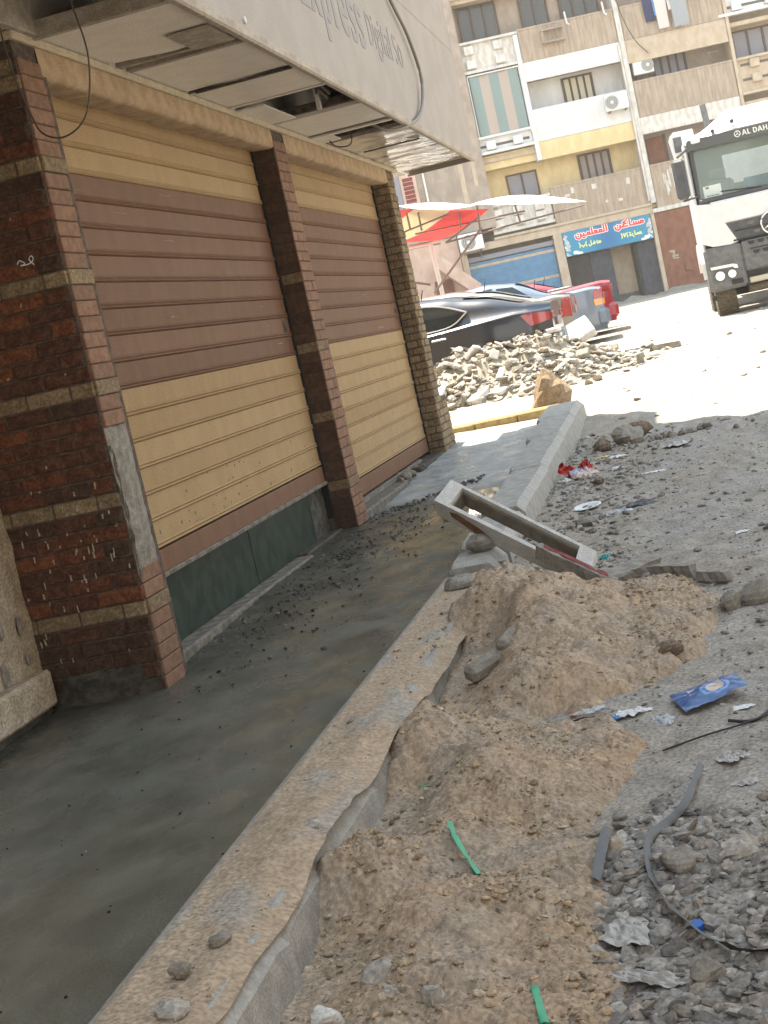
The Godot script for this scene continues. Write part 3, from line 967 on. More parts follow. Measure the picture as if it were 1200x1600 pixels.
# house added unseen across the street to narrow the sky over the shade
func added_opposite_house():
	var b := thing("added_opposite_building", "added unseen tan apartment house across the street, narrowing the sky", "building")
	box("wall", Vector3(6.5, -0.4, -8.0), Vector3(18, 17, 16), M.tan_render, b)
	for y in [0.9, 4.0, 7.0, 10.0, 13.0]:
		for i in 6:
			var z := -6.2 + 3.6 * i
			var w := part("window", b)
			box("frame", Vector3(6.43, y, z - 0.7), Vector3(6.5, y + 1.4, z + 0.7), M.frame_brown, w)
			box("pane", Vector3(6.41, y + 0.08, z - 0.6), Vector3(6.43, y + 1.32, z + 0.6), M.far_pane, w)

# ------------------------------------------------------------ the far building
# local frame: x to the right along the facade, y up, z towards the street
func at_facade(s: float, y: float, z := 0.0) -> Vector3:
	return fwd * (FACADE - z) + rgt * s + Vector3(0, y, 0)

func at_depth(s: float, y: float, d: float) -> Vector3:
	return fwd * d + rgt * s + Vector3(0, y, 0)

func V(x: float, y: float, z: float) -> Vector3: return Vector3(x, y, z)

# concrete front with fine upright ribs
func ribbed(called: String, x0: float, x1: float, y0: float, y1: float, z0: float, z1: float, m, parent):
	var st := S()
	var n := int((x1 - x0) / 0.13)
	var o := PackedVector2Array([Vector2(x0, z0)])
	for i in n:
		var a := lerpf(x0, x1, i / float(n)); var w := (x1 - x0) / n
		o.append_array([Vector2(a, z1 - 0.014), Vector2(a + w * 0.3, z1), Vector2(a + w * 0.7, z1), Vector2(a + w, z1 - 0.014)])
	o.append(Vector2(x1, z0))
	for i in range(1, o.size() - 2):
		quad(st, V(o[i].x, y0, o[i].y), V(o[i].x, y1, o[i].y), V(o[i + 1].x, y1, o[i + 1].y), V(o[i + 1].x, y0, o[i + 1].y))
	bx(st, V(x0, y0, z0), V(x1, y1, z1 - 0.018))
	bx(st, V(x0 - 0.01, y1 - 0.05, z0 - 0.01), V(x1 + 0.01, y1 + 0.02, z1 + 0.012), 0.008)
	return obj(called, st, m, parent)

func barred_window(x0: float, x1: float, y0: float, y1: float, z: float, n: int, strip, parent, called := "window"):
	var w := part(called, parent)
	var st := S()
	var f := 0.05
	bx(st, V(x0, y0, z), V(x0 + f, y1, z + 0.06)); bx(st, V(x1 - f, y0, z), V(x1, y1, z + 0.06))
	bx(st, V(x0 + f, y1 - f, z), V(x1 - f, y1, z + 0.06)); bx(st, V(x0 + f, y0, z), V(x1 - f, y0 + f, z + 0.06))
	obj("frame", st, M.frame_brown, w)
	box("pane", V(x0 + f, y0 + f, z + 0.002), V(x1 - f, y1 - f, z + 0.012), M.frame_brown, w)
	var step := (x1 - x0 - 2 * f) / n
	for i in n:
		box("slat", V(x0 + f + step * (i + 0.16), y0 + f + 0.01, z + 0.014), V(x0 + f + step * (i + 0.84), y1 - f - 0.01, z + 0.045), strip, w, 0.008)

func glazed_window(x0: float, x1: float, y0: float, y1: float, z: float, n: int, parent, pane = null):
	var w := part("window", parent)
	var st := S()
	var f := 0.06
	bx(st, V(x0, y0, z), V(x0 + f, y1, z + 0.06)); bx(st, V(x1 - f, y0, z), V(x1, y1, z + 0.06))
	bx(st, V(x0 + f, y1 - f, z), V(x1 - f, y1, z + 0.06)); bx(st, V(x0 + f, y0, z), V(x1 - f, y0 + f, z + 0.06))
	for i in range(1, n):
		var x := lerpf(x0, x1, i / float(n))
		bx(st, V(x - 0.035, y0 + f, z), V(x + 0.035, y1 - f, z + 0.055))
	obj("frame", st, M.frame_brown, w)
	for i in n:
		var a := lerpf(x0 + f, x1 - f, i / float(n)); var b := lerpf(x0 + f, x1 - f, (i + 1) / float(n))
		box("pane", V(a + 0.03, y0 + f + 0.02, z + 0.004), V(b - 0.03, y1 - f - 0.02, z + 0.02), pane if pane else M.panel_grey, w)

# balcony front with square blocks and slots
func block_parapet(x0: float, x1: float, y0: float, y1: float, z0: float, z1: float, m, parent, rows := [0.28, 0.72], cols := [0.22, 0.68], gap = null):
	var p := part("block_parapet", parent)
	box("panel", V(x0, y0, z0), V(x1, y1, z1 - 0.10), m, p)
	for f in rows:
		var y := lerpf(y0, y1, f)
		box("slot", V(x0 + 0.1, y - 0.045, z1 - 0.10), V(x1 - 0.1, y + 0.045, z1 - 0.094), gap if gap else M.dark_room, p)
		for c in cols:
			var x := lerpf(x0, x1, c)
			box("block", V(x - 0.17, y - 0.15, z1 - 0.10), V(x + 0.17, y + 0.15, z1 + 0.06), m, p, 0.02)
	box("coping", V(x0 - 0.02, y1 - 0.09, z0), V(x1 + 0.02, y1, z1 + 0.03), m, p, 0.01)
	box("rail", V(x0 - 0.02, y0, z1 - 0.10), V(x1 + 0.02, y0 + 0.10, z1 + 0.02), m, p, 0.01)

func far_building():
	var b := thing("apartment_building", "pale brown apartment block with ribbed balconies, white and yellow flats and shops below", "building", fwd * FACADE, YAW)
	var back := -0.85
	# body of the block, behind the balconies
	box("wall", V(-30, -0.2, -12), V(6.05, 24, back - 0.01), M.brown_plain, b)
	box("wall", V(6.05, -0.2, -12), V(34, 24, back - 0.01), M.tan_render, b)
	# recess walls of the flats
	box("recess_wall", V(8.1, 8.2, back - 0.01), V(11.6, 9.3, back + 0.05), M.white_render, b)
	box("recess_wall", V(6.0, 5.0, back - 0.01), V(11.6, 7.05, back + 0.05), M.yellow_render, b)
	box("recess_wall", V(11.78, 5.4, back - 0.01), V(15.4, 6.7, back + 0.05), M.panel_mauve, b)
	box("recess_wall", V(11.78, 8.3, back - 0.01), V(15.4, 9.2, back + 0.05), M.brown_plain, b)
	box("recess_wall", V(5.9, 11.0, back - 0.01), V(15.4, 13.6, back + 0.05), M.brown_plain, b)
	box("recess_wall", V(15.5, 8.4, back - 0.01), V(22, 10.2, back + 0.05), M.tan_render, b)
	# floor slabs that carry the balconies
	for y in [4.18, 6.95, 9.72, 12.5, 15.3]:
		box("floor_slab", V(5.9, y - 0.14, back), V(30, y, -0.13), M.tan_render, b)
	# party columns
	box("pilaster", V(11.60, 4.2, back), V(11.78, 20, 0.05), M.white_dirty, b, 0.01)
	box("pilaster", V(7.98, 6.5, back), V(8.14, 10.9, 0.05), M.white_render, b, 0.01)
	box("pilaster", V(15.40, 3.9, back), V(15.52, 20, 0.03), M.tan_render, b, 0.01)
	# middle bay, from the ground up
	ribbed("parapet", 8.18, 11.59, 4.22, 5.50, -0.13, 0.0, M.brown_render, b)
	box("lintel", V(8.12, 6.50, -0.14), V(11.60, 7.13, 0.0), M.yellow_render, b, 0.008)
	box("parapet", V(8.12, 7.135, -0.14), V(11.60, 8.26, 0.012), M.white_render, b, 0.012)
	box("lintel", V(8.13, 9.24, -0.14), V(11.60, 9.90, 0.0), M.white_render, b, 0.01)
	ribbed("parapet", 8.16, 11.59, 9.905, 11.05, -0.13, 0.0, M.brown_render, b)
	box("lintel", V(8.16, 12.45, -0.14), V(11.60, 12.95, 0.0), M.brown_render, b, 0.01)
	ribbed("parapet", 8.16, 11.59, 12.96, 14.0, -0.13, 0.0, M.brown_render, b)
	barred_window(9.46, 10.58, 8.25, 9.20, back + 0.05, 4, M.panel_cream, b)
	barred_window(9.48, 10.66, 5.42, 6.46, back + 0.05, 4, M.panel_mauve, b)
	# left bay
	block_parapet(5.95, 8.14, 4.30, 5.33, -0.2, 0.02, M.white_dirty, b, [0.32, 0.66], [0.12, 0.45, 0.80], M.white_dirty)
	glazed_window(6.84, 7.96, 5.36, 6.30, back + 0.05, 2, b)
	box("lintel", V(5.98, 6.55, -0.84), V(8.0, 7.06, -0.2), M.yellow_render, b, 0.01)
	block_parapet(5.95, 7.97, 7.09, 7.72, -0.2, 0.03, M.white_render, b, [0.45], [0.26, 0.74])
	block_parapet(5.88, 8.14, 9.92, 11.02, -0.2, 0.0, M.white_dirty, b, [0.28, 0.72], [0.22, 0.68], M.white_dirty)
	box("lintel", V(5.9, 12.5, -0.2), V(8.14, 13.2, 0.0), M.tan_render, b, 0.01)
	glazed_window(6.3, 7.7, 11.1, 12.35, back + 0.05, 3, b, M.far_pane)
	glazed_window(8.5, 9.5, 11.1, 12.4, back + 0.05, 2, b, M.far_pane)
	glazed_window(9.9, 11.3, 11.1, 12.4, back + 0.05, 3, b, M.far_pane)
	# right bay
	ribbed("parapet", 11.80, 15.38, 4.0, 5.50, -0.13, 0.0, M.brown_render, b)
	ribbed("parapet", 11.80, 15.38, 7.20, 8.45, -0.13, 0.0, M.brown_render, b)
	box("lintel", V(11.79, 6.60, -0.14), V(15.39, 7.195, -0.01), M.white_dirty, b, 0.01)
	box("lintel", V(11.79, 9.10, -0.14), V(15.39, 9.90, -0.01), M.tan_render, b, 0.01)
	ribbed("parapet", 11.80, 15.38, 9.905, 11.05, -0.13, 0.0, M.brown_render, b)
	box("lintel", V(11.79, 12.45, -0.14), V(15.39, 12.95, 0.0), M.brown_render, b, 0.01)
	barred_window(12.72, 13.98, 8.30, 9.24, back + 0.05, 4, M.panel_grey, b)
	box("door_leaf", V(12.0, 5.4, back + 0.05), V(12.62, 6.50, back + 0.09), M.red_panel, b, 0.01)
	box("door_frame", V(12.62, 5.4, back + 0.05), V(12.72, 6.54, back + 0.10), M.frame_brown, b)
	box("door_leaf", V(12.95, 5.4, back + 0.05), V(13.9, 6.50, back + 0.08), M.brown_plain, b, 0.01)
	# small fittings: a bracket cage, pipes and white runs of old paint
	var st0 := S()
	for q in [[V(8.95, 10.36, 0.02), V(9.75, 10.42, 0.30)], [V(8.95, 10.78, 0.02), V(9.75, 10.83, 0.30)], [V(8.95, 10.42, 0.24), V(9.0, 10.78, 0.30)], [V(9.70, 10.42, 0.24), V(9.75, 10.78, 0.30)]]: bx(st0, q[0], q[1], 0.008)
	obj("bracket_cage", st0, M.brown_plain, b)
	for q in [[9.9, 10.95], [11.25, 11.0]]:
		st0 = S()
		tube(st0, [V(q[0], q[1] + 0.35, 0.08), V(q[0] + 0.02, q[1] - 0.05, 0.09), V(q[0] + 0.10, q[1] - 0.12, 0.09)], 0.035, 6)
		obj("water_spout", st0, M.white_render, b)
	st0 = S()
	tube(st0, [V(11.55, 4.3, 0.06), V(11.55, 9.8, 0.06)], 0.04, 6)
	obj("down_pipe", st0, M.white_dirty, b)
	rng.seed = 17
	for i in 26:
		var x := rng.randf_range(11.9, 13.6)
		var y := rng.randf_range(4.75, 5.4)
		var l := rng.randf_range(0.25, 0.75)
		box("paint_run", V(x, maxf(4.05, y - l), -0.002), V(x + rng.randf_range(0.02, 0.06), y, 0.008), M.white_dirty, b)
	for i in 7:
		var x := rng.randf_range(8.4, 11.3)
		var y := rng.randf_range(4.5, 5.3)
		box("patch_of_filler", V(x, y, -0.002), V(x + rng.randf_range(0.08, 0.2), y + rng.randf_range(0.08, 0.25), 0.007), M.white_dirty, b, 0.004)
	# far right bay
	block_parapet(15.55, 18.2, 7.18, 8.47, -0.2, 0.0, M.tan_render, b, [0.40, 0.80], [0.22, 0.62])
	block_parapet(15.2, 18.2, 9.95, 11.1, -0.2, 0.02, M.white_render, b, [0.25, 0.72], [0.22, 0.62])
	glazed_window(15.7, 17.4, 8.45, 9.5, back + 0.05, 3, b)
	box("door_leaf", V(15.65, 4.6, back + 0.05), V(17.6, 6.9, back + 0.09), M.panel_grey, b, 0.01)
	# ground floor
	box("ledge", V(5.9, 4.12, -0.14), V(11.62, 4.215, 0.06), M.tan_render, b, 0.015)
	box("ledge", V(11.62, 3.85, -0.14), V(15.4, 3.998, 0.03), M.white_dirty, b, 0.01)
	box("band", V(4.7, 3.86, -0.6), V(11.62, 4.118, 0.0), M.tan_render, b)
	box("pillar", V(7.96, 0.6, -0.6), V(8.27, 3.858, 0.03), M.tan_render, b, 0.01)
	box("pillar", V(4.62, 0.6, -0.6), V(4.84, 3.858, 0.02), M.tan_render, b, 0.01)
	box("pillar", V(11.49, 0.6, -0.6), V(11.63, 3.848, 0.0), M.tan_render, b, 0.01)
	# blue roller shutter
	var sh := part("roller_shutter", b)
	box("shutter_box", V(4.84, 3.52, -0.5), V(7.96, 3.70, -0.10), M.panel_grey, sh, 0.02)
	for i in 27:
		var y := 0.80 + i * 0.1
		box("slat", V(4.86, y, -0.22), V(7.94, y + 0.097, -0.17), M.shutter_blue if i % 9 != 7 else M.tan_render, sh, 0.004)
	# entrance
	var e := part("entrance", b)
	box("side_panel", V(8.28, 0.7, -0.5), V(9.12, 2.98, -0.24), M.entrance_dark, e)
	box("side_panel", V(9.122, 0.7, -0.5), V(9.90, 2.98, -0.20), M.entrance_blue, e)
	box("side_panel", V(10.83, 0.7, -0.5), V(11.49, 2.98, -0.16), M.entrance_blue, e)
	box("door_post", V(10.74, 0.7, -0.9), V(10.83, 2.98, -0.2), M.truck_black, e)
	box("hall_wall", V(9.9, 0.7, -3.0), V(10.83, 3.0, -2.9), M.brown_plain, e)
	for i in 4:
		box("step", V(9.92, 0.6, -0.55 - 0.3 * i - 0.3), V(10.74, 1.14 + 0.17 * i, -0.55 - 0.3 * i), M.step_grey, e, 0.015)
	box("floor", V(9.9, 0.5, -2.9), V(10.83, 1.65, -1.76), M.step_grey, e)
	# red brown shop boarding
	box("boarding", V(11.63, 0.7, -0.5), V(15.38, 3.845, -0.04), M.red_panel, b, 0.01)
	box("meter_box", V(12.36, 1.62, -0.04), V(12.62, 1.92, 0.03), M.red_panel, b, 0.01)
	# white paint mark on the boarding
	var st := S()
	for q in [[12.02, 2.42, 0.10, 0.05], [12.06, 2.34, 0.04, 0.09], [12.10, 2.24, 0.12, 0.05], [12.05, 2.16, 0.05, 0.04], [12.17, 2.15, 0.05, 0.04]]:
		bx(st, V(q[0] - q[2], q[1] - q[3], -0.041), V(q[0] + q[2], q[1] + q[3] * 0.4, -0.034), 0.003)
	obj("paint_mark", st, M.plaster_cream, b)
	# --- left wing, brown above and pink below
	box("wing_wall", V(-12, 4.58, -1.2), V(6.08, 24, 0.10), M.brown_plain, b)
	box("wing_wall", V(-12, 0.4, -1.2), V(4.60, 4.56, 0.02), M.pink_render, b)
	box("wing_pipe", V(3.86, 5.9, 0.10), V(3.93, 12, 0.17), M.steel_white, b)
	box("cement_streak", V(5.15, 5.3, 0.10), V(5.32, 9.0, 0.112), M.tan_render, b, 0.004)
	box("cement_streak", V(5.62, 6.1, 0.10), V(5.75, 9.0, 0.112), M.tan_render, b, 0.004)
	var rw := part("window", b)
	box("frame", V(3.05, 5.6, 0.10), V(3.62, 7.0, 0.16), M.pink_render, rw, 0.01)
	for i in 8: box("slat", V(3.14, 5.72 + 0.15 * i, 0.16), V(3.50, 5.84 + 0.15 * i, 0.19), M.red_paint, rw, 0.01)
	box("grey_board", V(2.5, 5.5, 0.10), V(3.04, 6.95, 0.14), M.panel_grey, b)
	box("pink_wall_panel", V(2.95, 0.6, 0.02), V(3.46, 3.0, 0.10), M.pink_render, b, 0.01)
	box("red_door", V(3.52, 1.9, 0.02), V(4.15, 3.15, 0.08), M.red_panel, b, 0.01)
	# sloping slab of an outside stair
	st = S()
	prism(st, PackedVector2Array([Vector2(3.68, 3.55), Vector2(3.72, 3.88), Vector2(3.92, 3.90), Vector2(5.05, 2.72), Vector2(4.95, 2.35), Vector2(4.7, 2.5)]), 0.03, 0.9)
	obj("stair_slab", st, M.pink_render, b)
	# heap of grey spoil along the foot
	var rows := []
	for i in 41:
		var x := lerpf(9.3, 16.0, i / 40.0)
		var row := []
		for k in 9:
			var f := k / 8.0
			row.append(V(x, 0.80 + (0.42 + 0.2 * lump.get_noise_1d(x * 1.4)) * sin(PI * f) * (0.5 + 0.5 * f) + 0.06 * lump.get_noise_2d(x * 5, f * 6), 1.5 - 1.5 * f))
		rows.append(row)
	st = S()
	sheet(st, rows)
	var sp := obj("spoil_bank", st, M.mortar, self)
	sp.position = fwd * FACADE
	sp.rotation.y = YAW
	tag(sp, "low bank of grey spoil along the foot of the red brown boarding", "spoil heap")

func on_facade(called: String, label: String, category: String, s: float, y: float, z: float, group := "") -> Node3D:
	return thing(called, label, category, at_facade(s, y, z), YAW, group)

func ac_unit(label: String, s: float, y: float, z: float, w: float, h: float, fan: float):
	var t = on_facade("air_conditioner", label, "air conditioner", s, y, z, "outdoor air conditioner units on the far building")
	box("case", V(-w / 2, 0, 0), V(w / 2, h, 0.30), M.ac_white, t, 0.02)
	var st := S()
	disc(st, h * 0.40, 0.30, 0.312, Transform3D(Basis.IDENTITY, V(fan, h * 0.5, 0)), 28)
	obj("fan_grille", st, M.ac_grille, t)
	st = S()
	for r in [0.13, 0.24, 0.34]:
		var ring := []
		for k in 25: ring.append(V(fan + cos(TAU * k / 24) * h * r, h * 0.5 + sin(TAU * k / 24) * h * r, 0.318))
		tube(st, ring, 0.008, 5, false)
	disc(st, h * 0.09, 0.312, 0.326, Transform3D(Basis.IDENTITY, V(fan, h * 0.5, 0)), 16)
	obj("guard", st, M.ac_white, t)
	st = S()
	for x in [-w * 0.36, w * 0.36]:
		bx(st, V(x - 0.02, -0.05, -0.2), V(x + 0.02, -0.003, 0.34))
		bx(st, V(x - 0.02, -0.3, -0.2), V(x + 0.02, -0.05, -0.16))
	obj("bracket", st, M.steel_tube, t)
	return t

# ------------------------------------------------------------ lettering print
func stroke(img: Image, pts: Array, w: float, c: Color):
	for i in pts.size() - 1:
		var a: Vector2 = pts[i]; var b: Vector2 = pts[i + 1]
		var lo := Vector2(minf(a.x, b.x), minf(a.y, b.y)) - Vector2.ONE * (w + 1)
		var hi := Vector2(maxf(a.x, b.x), maxf(a.y, b.y)) + Vector2.ONE * (w + 1)
		for y in range(maxi(0, int(lo.y)), mini(img.get_height(), int(hi.y) + 1)):
			for x in range(maxi(0, int(lo.x)), mini(img.get_width(), int(hi.x) + 1)):
				var q := Geometry2D.get_closest_point_to_segment(Vector2(x, y), a, b)
				if q.distance_to(Vector2(x, y)) <= w: img.set_pixel(x, y, c)

# words as pen strokes, in units of the letter height, x running from the right edge leftwards
func pen(word: String) -> Array:
	var P := func(a: Array) -> Array:
		var o := []
		for i in range(0, a.size(), 2): o.append(Vector2(-a[i], a[i + 1]))
		return o
	match word:
		"masakin":
			return [P.call([0.25, 0.75, 0.05, 0.72, 0.02, 0.92, 0.2, 1.0, 0.32, 0.85, 0.28, 0.7]), P.call([0.2, 1.0, 0.5, 1.0, 0.52, 0.75, 0.55, 1.0, 0.75, 1.0, 0.78, 0.75, 0.8, 1.0, 1.0, 1.0, 1.02, 0.7, 1.04, 1.0, 1.45, 1.0]), P.call([1.45, 1.0, 1.45, 0.25]),
				P.call([1.75, 0.3, 2.15, 0.5, 1.85, 0.68, 2.15, 0.72, 2.2, 1.0, 1.72, 1.0]), P.call([2.15, 1.0, 2.45, 1.0, 2.5, 0.75, 2.52, 1.1, 2.75, 1.3, 3.0, 1.15, 3.05, 0.85]), P.call([2.74, 0.72, 2.78, 0.72])]
		"almoallimin":
			return [P.call([0.05, 0.25, 0.05, 1.0]), P.call([0.32, 0.25, 0.32, 1.0, 0.6, 1.0, 0.55, 0.75, 0.8, 0.75, 0.82, 1.0, 0.6, 1.0, 1.1, 1.0]), P.call([1.1, 1.0, 1.05, 0.72, 1.3, 0.7, 1.2, 0.98, 1.55, 1.0, 1.55, 0.3]), P.call([1.55, 1.0, 1.85, 1.0, 1.8, 0.75, 2.05, 0.75, 2.07, 1.0, 1.85, 1.0, 2.45, 1.0, 2.45, 0.75]),
				P.call([2.45, 1.0, 2.72, 1.0, 2.75, 0.75, 2.78, 1.1, 3.0, 1.3, 3.25, 1.15, 3.3, 0.85]), P.call([2.36, 1.22, 2.40, 1.22]), P.call([2.54, 1.22, 2.58, 1.22]), P.call([3.0, 0.72, 3.04, 0.72])]
		"imara":
			return [P.call([0.3, 0.72, 0.08, 0.72, 0.1, 0.88, 0.3, 0.9, 0.0, 1.0, 0.5, 1.0, 0.45, 0.78, 0.68, 0.78, 0.7, 1.0, 0.5, 1.0, 1.0, 1.0, 1.0, 0.3]), P.call([1.35, 0.75, 1.38, 1.05, 1.2, 1.3]), P.call([1.7, 0.7, 1.55, 0.95, 1.7, 1.02, 1.85, 0.9, 1.7, 0.7]), P.call([1.62, 0.45, 1.64, 0.45]), P.call([1.78, 0.45, 1.80, 0.45]),
				P.call([2.12, 0.3, 2.22, 0.7, 2.12, 1.15]), P.call([2.42, 0.4, 2.57, 1.0, 2.72, 0.4]), P.call([3.02, 0.3, 2.92, 0.7, 3.02, 1.15])]
		"madkhal":
			return [P.call([0.25, 0.75, 0.05, 0.72, 0.02, 0.92, 0.2, 1.0, 0.32, 0.85, 0.28, 0.7]), P.call([0.2, 1.0, 0.55, 1.0, 0.6, 0.7, 0.5, 0.55]), P.call([0.85, 0.72, 1.1, 0.75, 0.85, 1.0, 1.3, 1.0, 1.45, 1.0, 1.45, 0.3]), P.call([0.95, 0.5, 0.97, 0.5]), P.call([1.45, 1.0, 1.55, 1.2, 1.75, 1.2, 1.8, 0.95]),
				P.call([2.15, 0.3, 2.25, 0.7, 2.15, 1.15]), P.call([2.45, 0.8, 2.45, 1.0, 2.85, 1.0, 2.87, 0.8]), P.call([2.65, 1.2, 2.67, 1.2]), P.call([3.2, 0.3, 3.1, 0.7, 3.2, 1.15])]
	return []

func write_word(img: Image, word: String, right: float, top: float, size: float, w: float, c: Color, squeeze := 1.0, off := Vector2.ZERO):
	for p in pen(word):
		var q := []
		for v in p: q.append(Vector2(right + v.x * size * squeeze, top + v.y * size) + off)
		stroke(img, q, w, c)

func banner_print() -> ImageTexture:
	var img := Image.create(640, 180, false, Image.FORMAT_RGB8)
	for y in 180:
		for x in 640:
			var f: float = x / 640.0
			var d := exp(-pow((f - 0.50) / 0.16, 2.0)) * 0.6
			img.set_pixel(x, y, Color(0.16, 0.50, 0.63).lerp(Color(0.08, 0.34, 0.57), d))
	rng.seed = 31
	for i in 46:  # pale flowers down both sides
		var left := i % 2 == 0
		var p := Vector2(rng.randf_range(0, 34) if left else rng.randf_range(604, 640), rng.randf_range(20, 180))
		stroke(img, [p, p + Vector2(4, 1)], rng.randf_range(5, 11), [Color(0.80, 0.78, 0.74), Color(0.72, 0.66, 0.66), Color(0.62, 0.70, 0.72)][i % 3])
	for p in [Vector2(66, 160), Vector2(585, 160), Vector2(95, 172), Vector2(560, 174)]:
		stroke(img, [p, p + Vector2(14, 2)], 13, Color(0.86, 0.86, 0.83))
	for pass_ in 2:
		var c := Color(0.90, 0.82, 0.78) if pass_ == 0 else Color(0.80, 0.14, 0.20)
		var w := 11.0 if pass_ == 0 else 5.6
		write_word(img, "masakin", 588, -12, 62, w, c, 1.10)
		write_word(img, "almoallimin", 322, -12, 62, w, c, 1.12)
	write_word(img, "imara", 560, 84, 42, 3.6, Color(0.86, 0.86, 0.45), 1.15)
	write_word(img, "madkhal", 262, 84, 42, 3.6, Color(0.86, 0.86, 0.45), 1.15)
	return ImageTexture.create_from_image(img)

func facade_objects():
	var m := StandardMaterial3D.new()
	m.albedo_texture = banner_print()
	m.roughness = 0.5
	M.banner = m
	var t = on_facade("shop_banner", "blue banner with red and yellow Arabic lettering above the dark entrance", "sign", 9.88, 3.0, 0.0)
	var st := S()
	for q in [[V(-1.6, 0, 0.05), Vector2(0, 1)], [V(-1.6, 0.85, 0.05), Vector2(0, 0)], [V(1.58, 0.85, 0.05), Vector2(1, 0)], [V(-1.6, 0, 0.05), Vector2(0, 1)], [V(1.58, 0.85, 0.05), Vector2(1, 0)], [V(1.58, 0, 0.05), Vector2(1, 1)]]:
		st.set_uv(q[1]); st.add_vertex(q[0])
	obj("print", st, m, t)
	box("board", V(-1.605, -0.005, -0.05), V(1.585, 0.855, 0.045), M.entrance_dark, t)
	ac_unit("white air conditioner in the dark recess beside the tall barred window", 12.28, 8.66, -0.35, 0.72, 0.56, 0.16)
	ac_unit("white air conditioner hung on the front of the white balcony", 11.06, 7.60, 0.02, 0.80, 0.58, -0.18)
	ac_unit("white air conditioner on the brown wall above the blue shutter's left end", 5.05, 3.92, 0.12, 0.86, 0.62, -0.10)
	# striped balcony curtain
	t = on_facade("balcony_curtain", "green and tan striped curtain closing a white balcony", "curtain", 7.05, 7.66, -0.02)
	for i in 5:
		var rows := []
		for k in 13:
			var y := lerpf(0.0, 2.14, k / 12.0)
			var row := []
			for j in 7:
				var x := lerpf(-0.86 + i * 0.345, -0.86 + (i + 1) * 0.345, j / 6.0)
				row.append(V(x, y, 0.03 * sin(x * 9.0 + y) + 0.02 * lump.get_noise_2d(x * 2, y)))
			rows.append(row)
		st = S(true)
		sheet(st, rows)
		obj("stripe", st, M.curtain_green if i % 2 == 0 else M.curtain_tan, t)
	st = S()
	tube(st, [V(-0.92, 2.18, 0.02), V(0.92, 2.18, 0.02)], 0.03, 6)
	tube(st, [V(-0.92, -0.1, 0.04), V(-0.92, 2.18, 0.02)], 0.025, 6)
	tube(st, [V(0.92, -0.1, 0.04), V(0.92, 2.18, 0.02)], 0.025, 6)
	obj("rail", st, M.white_render, t)
	# laundry hung over the upper right parapet
	var wash := [["navy", 12.82, 0.40, 0.78, "cloth_navy"], ["bright blue", 13.18, 0.46, 0.62, "cloth_blue"], ["pale pink", 13.22, 0.42, 1.10, "cloth_pale"], ["pale grey", 13.62, 0.36, 0.55, "cloth_pale"], ["dark grey", 13.82, 0.58, 1.16, "cloth_grey"]]
	for i in wash.size():
		var q = wash[i]
		var rows := []
		for k in 9:
			var f := k / 8.0
			var row := []
			for j in 9:
				var x: float = (j / 8.0 - 0.5) * q[2] * (1.0 - 0.12 * f)
				row.append(V(x, 0.02 - f * q[3] + 0.03 * lump.get_noise_1d(x * 5 + i), 0.03 + 0.03 * sin(x * 16.0 + f * 3.0) * f))
			rows.append(row)
		st = S(true)
		sheet(st, rows)
		var o := obj("laundry", st, M[q[4]], self)
		o.position = at_facade(q[1], 11.09, 0.05 + 0.045 * i)
		o.rotation.y = YAW
		tag(o, "%s washing hung over the ribbed balcony front" % q[0], "laundry")
	# little bracket on the right balcony and slack wire down the pilaster
	t = on_facade("rail_bracket", "small dark triangular clothes rail bracket on the right balcony edge", "bracket", 14.75, 8.45, 0.0)
	st = S()
	tube(st, [V(-0.18, 0.42, 0), V(0.0, 0.02, 0), V(0.18, 0.42, 0), V(-0.18, 0.42, 0)], 0.02, 5)
	obj("frame", st, M.steel_tube, t)
	st = S()
	tube(st, spline([V(0, 0, 0), V(0.15, -0.9, 0.05), V(0.42, -1.7, 0.05), V(0.8, -2.2, 0.0)]), 0.018, 5)
	var wire := obj("slack_wire", st, M.cable, self)
	wire.position = at_facade(11.72, 11.5, 0.08); wire.rotation.y = YAW
	tag(wire, "thin dark wire hanging slack beside the white pilaster", "wire")

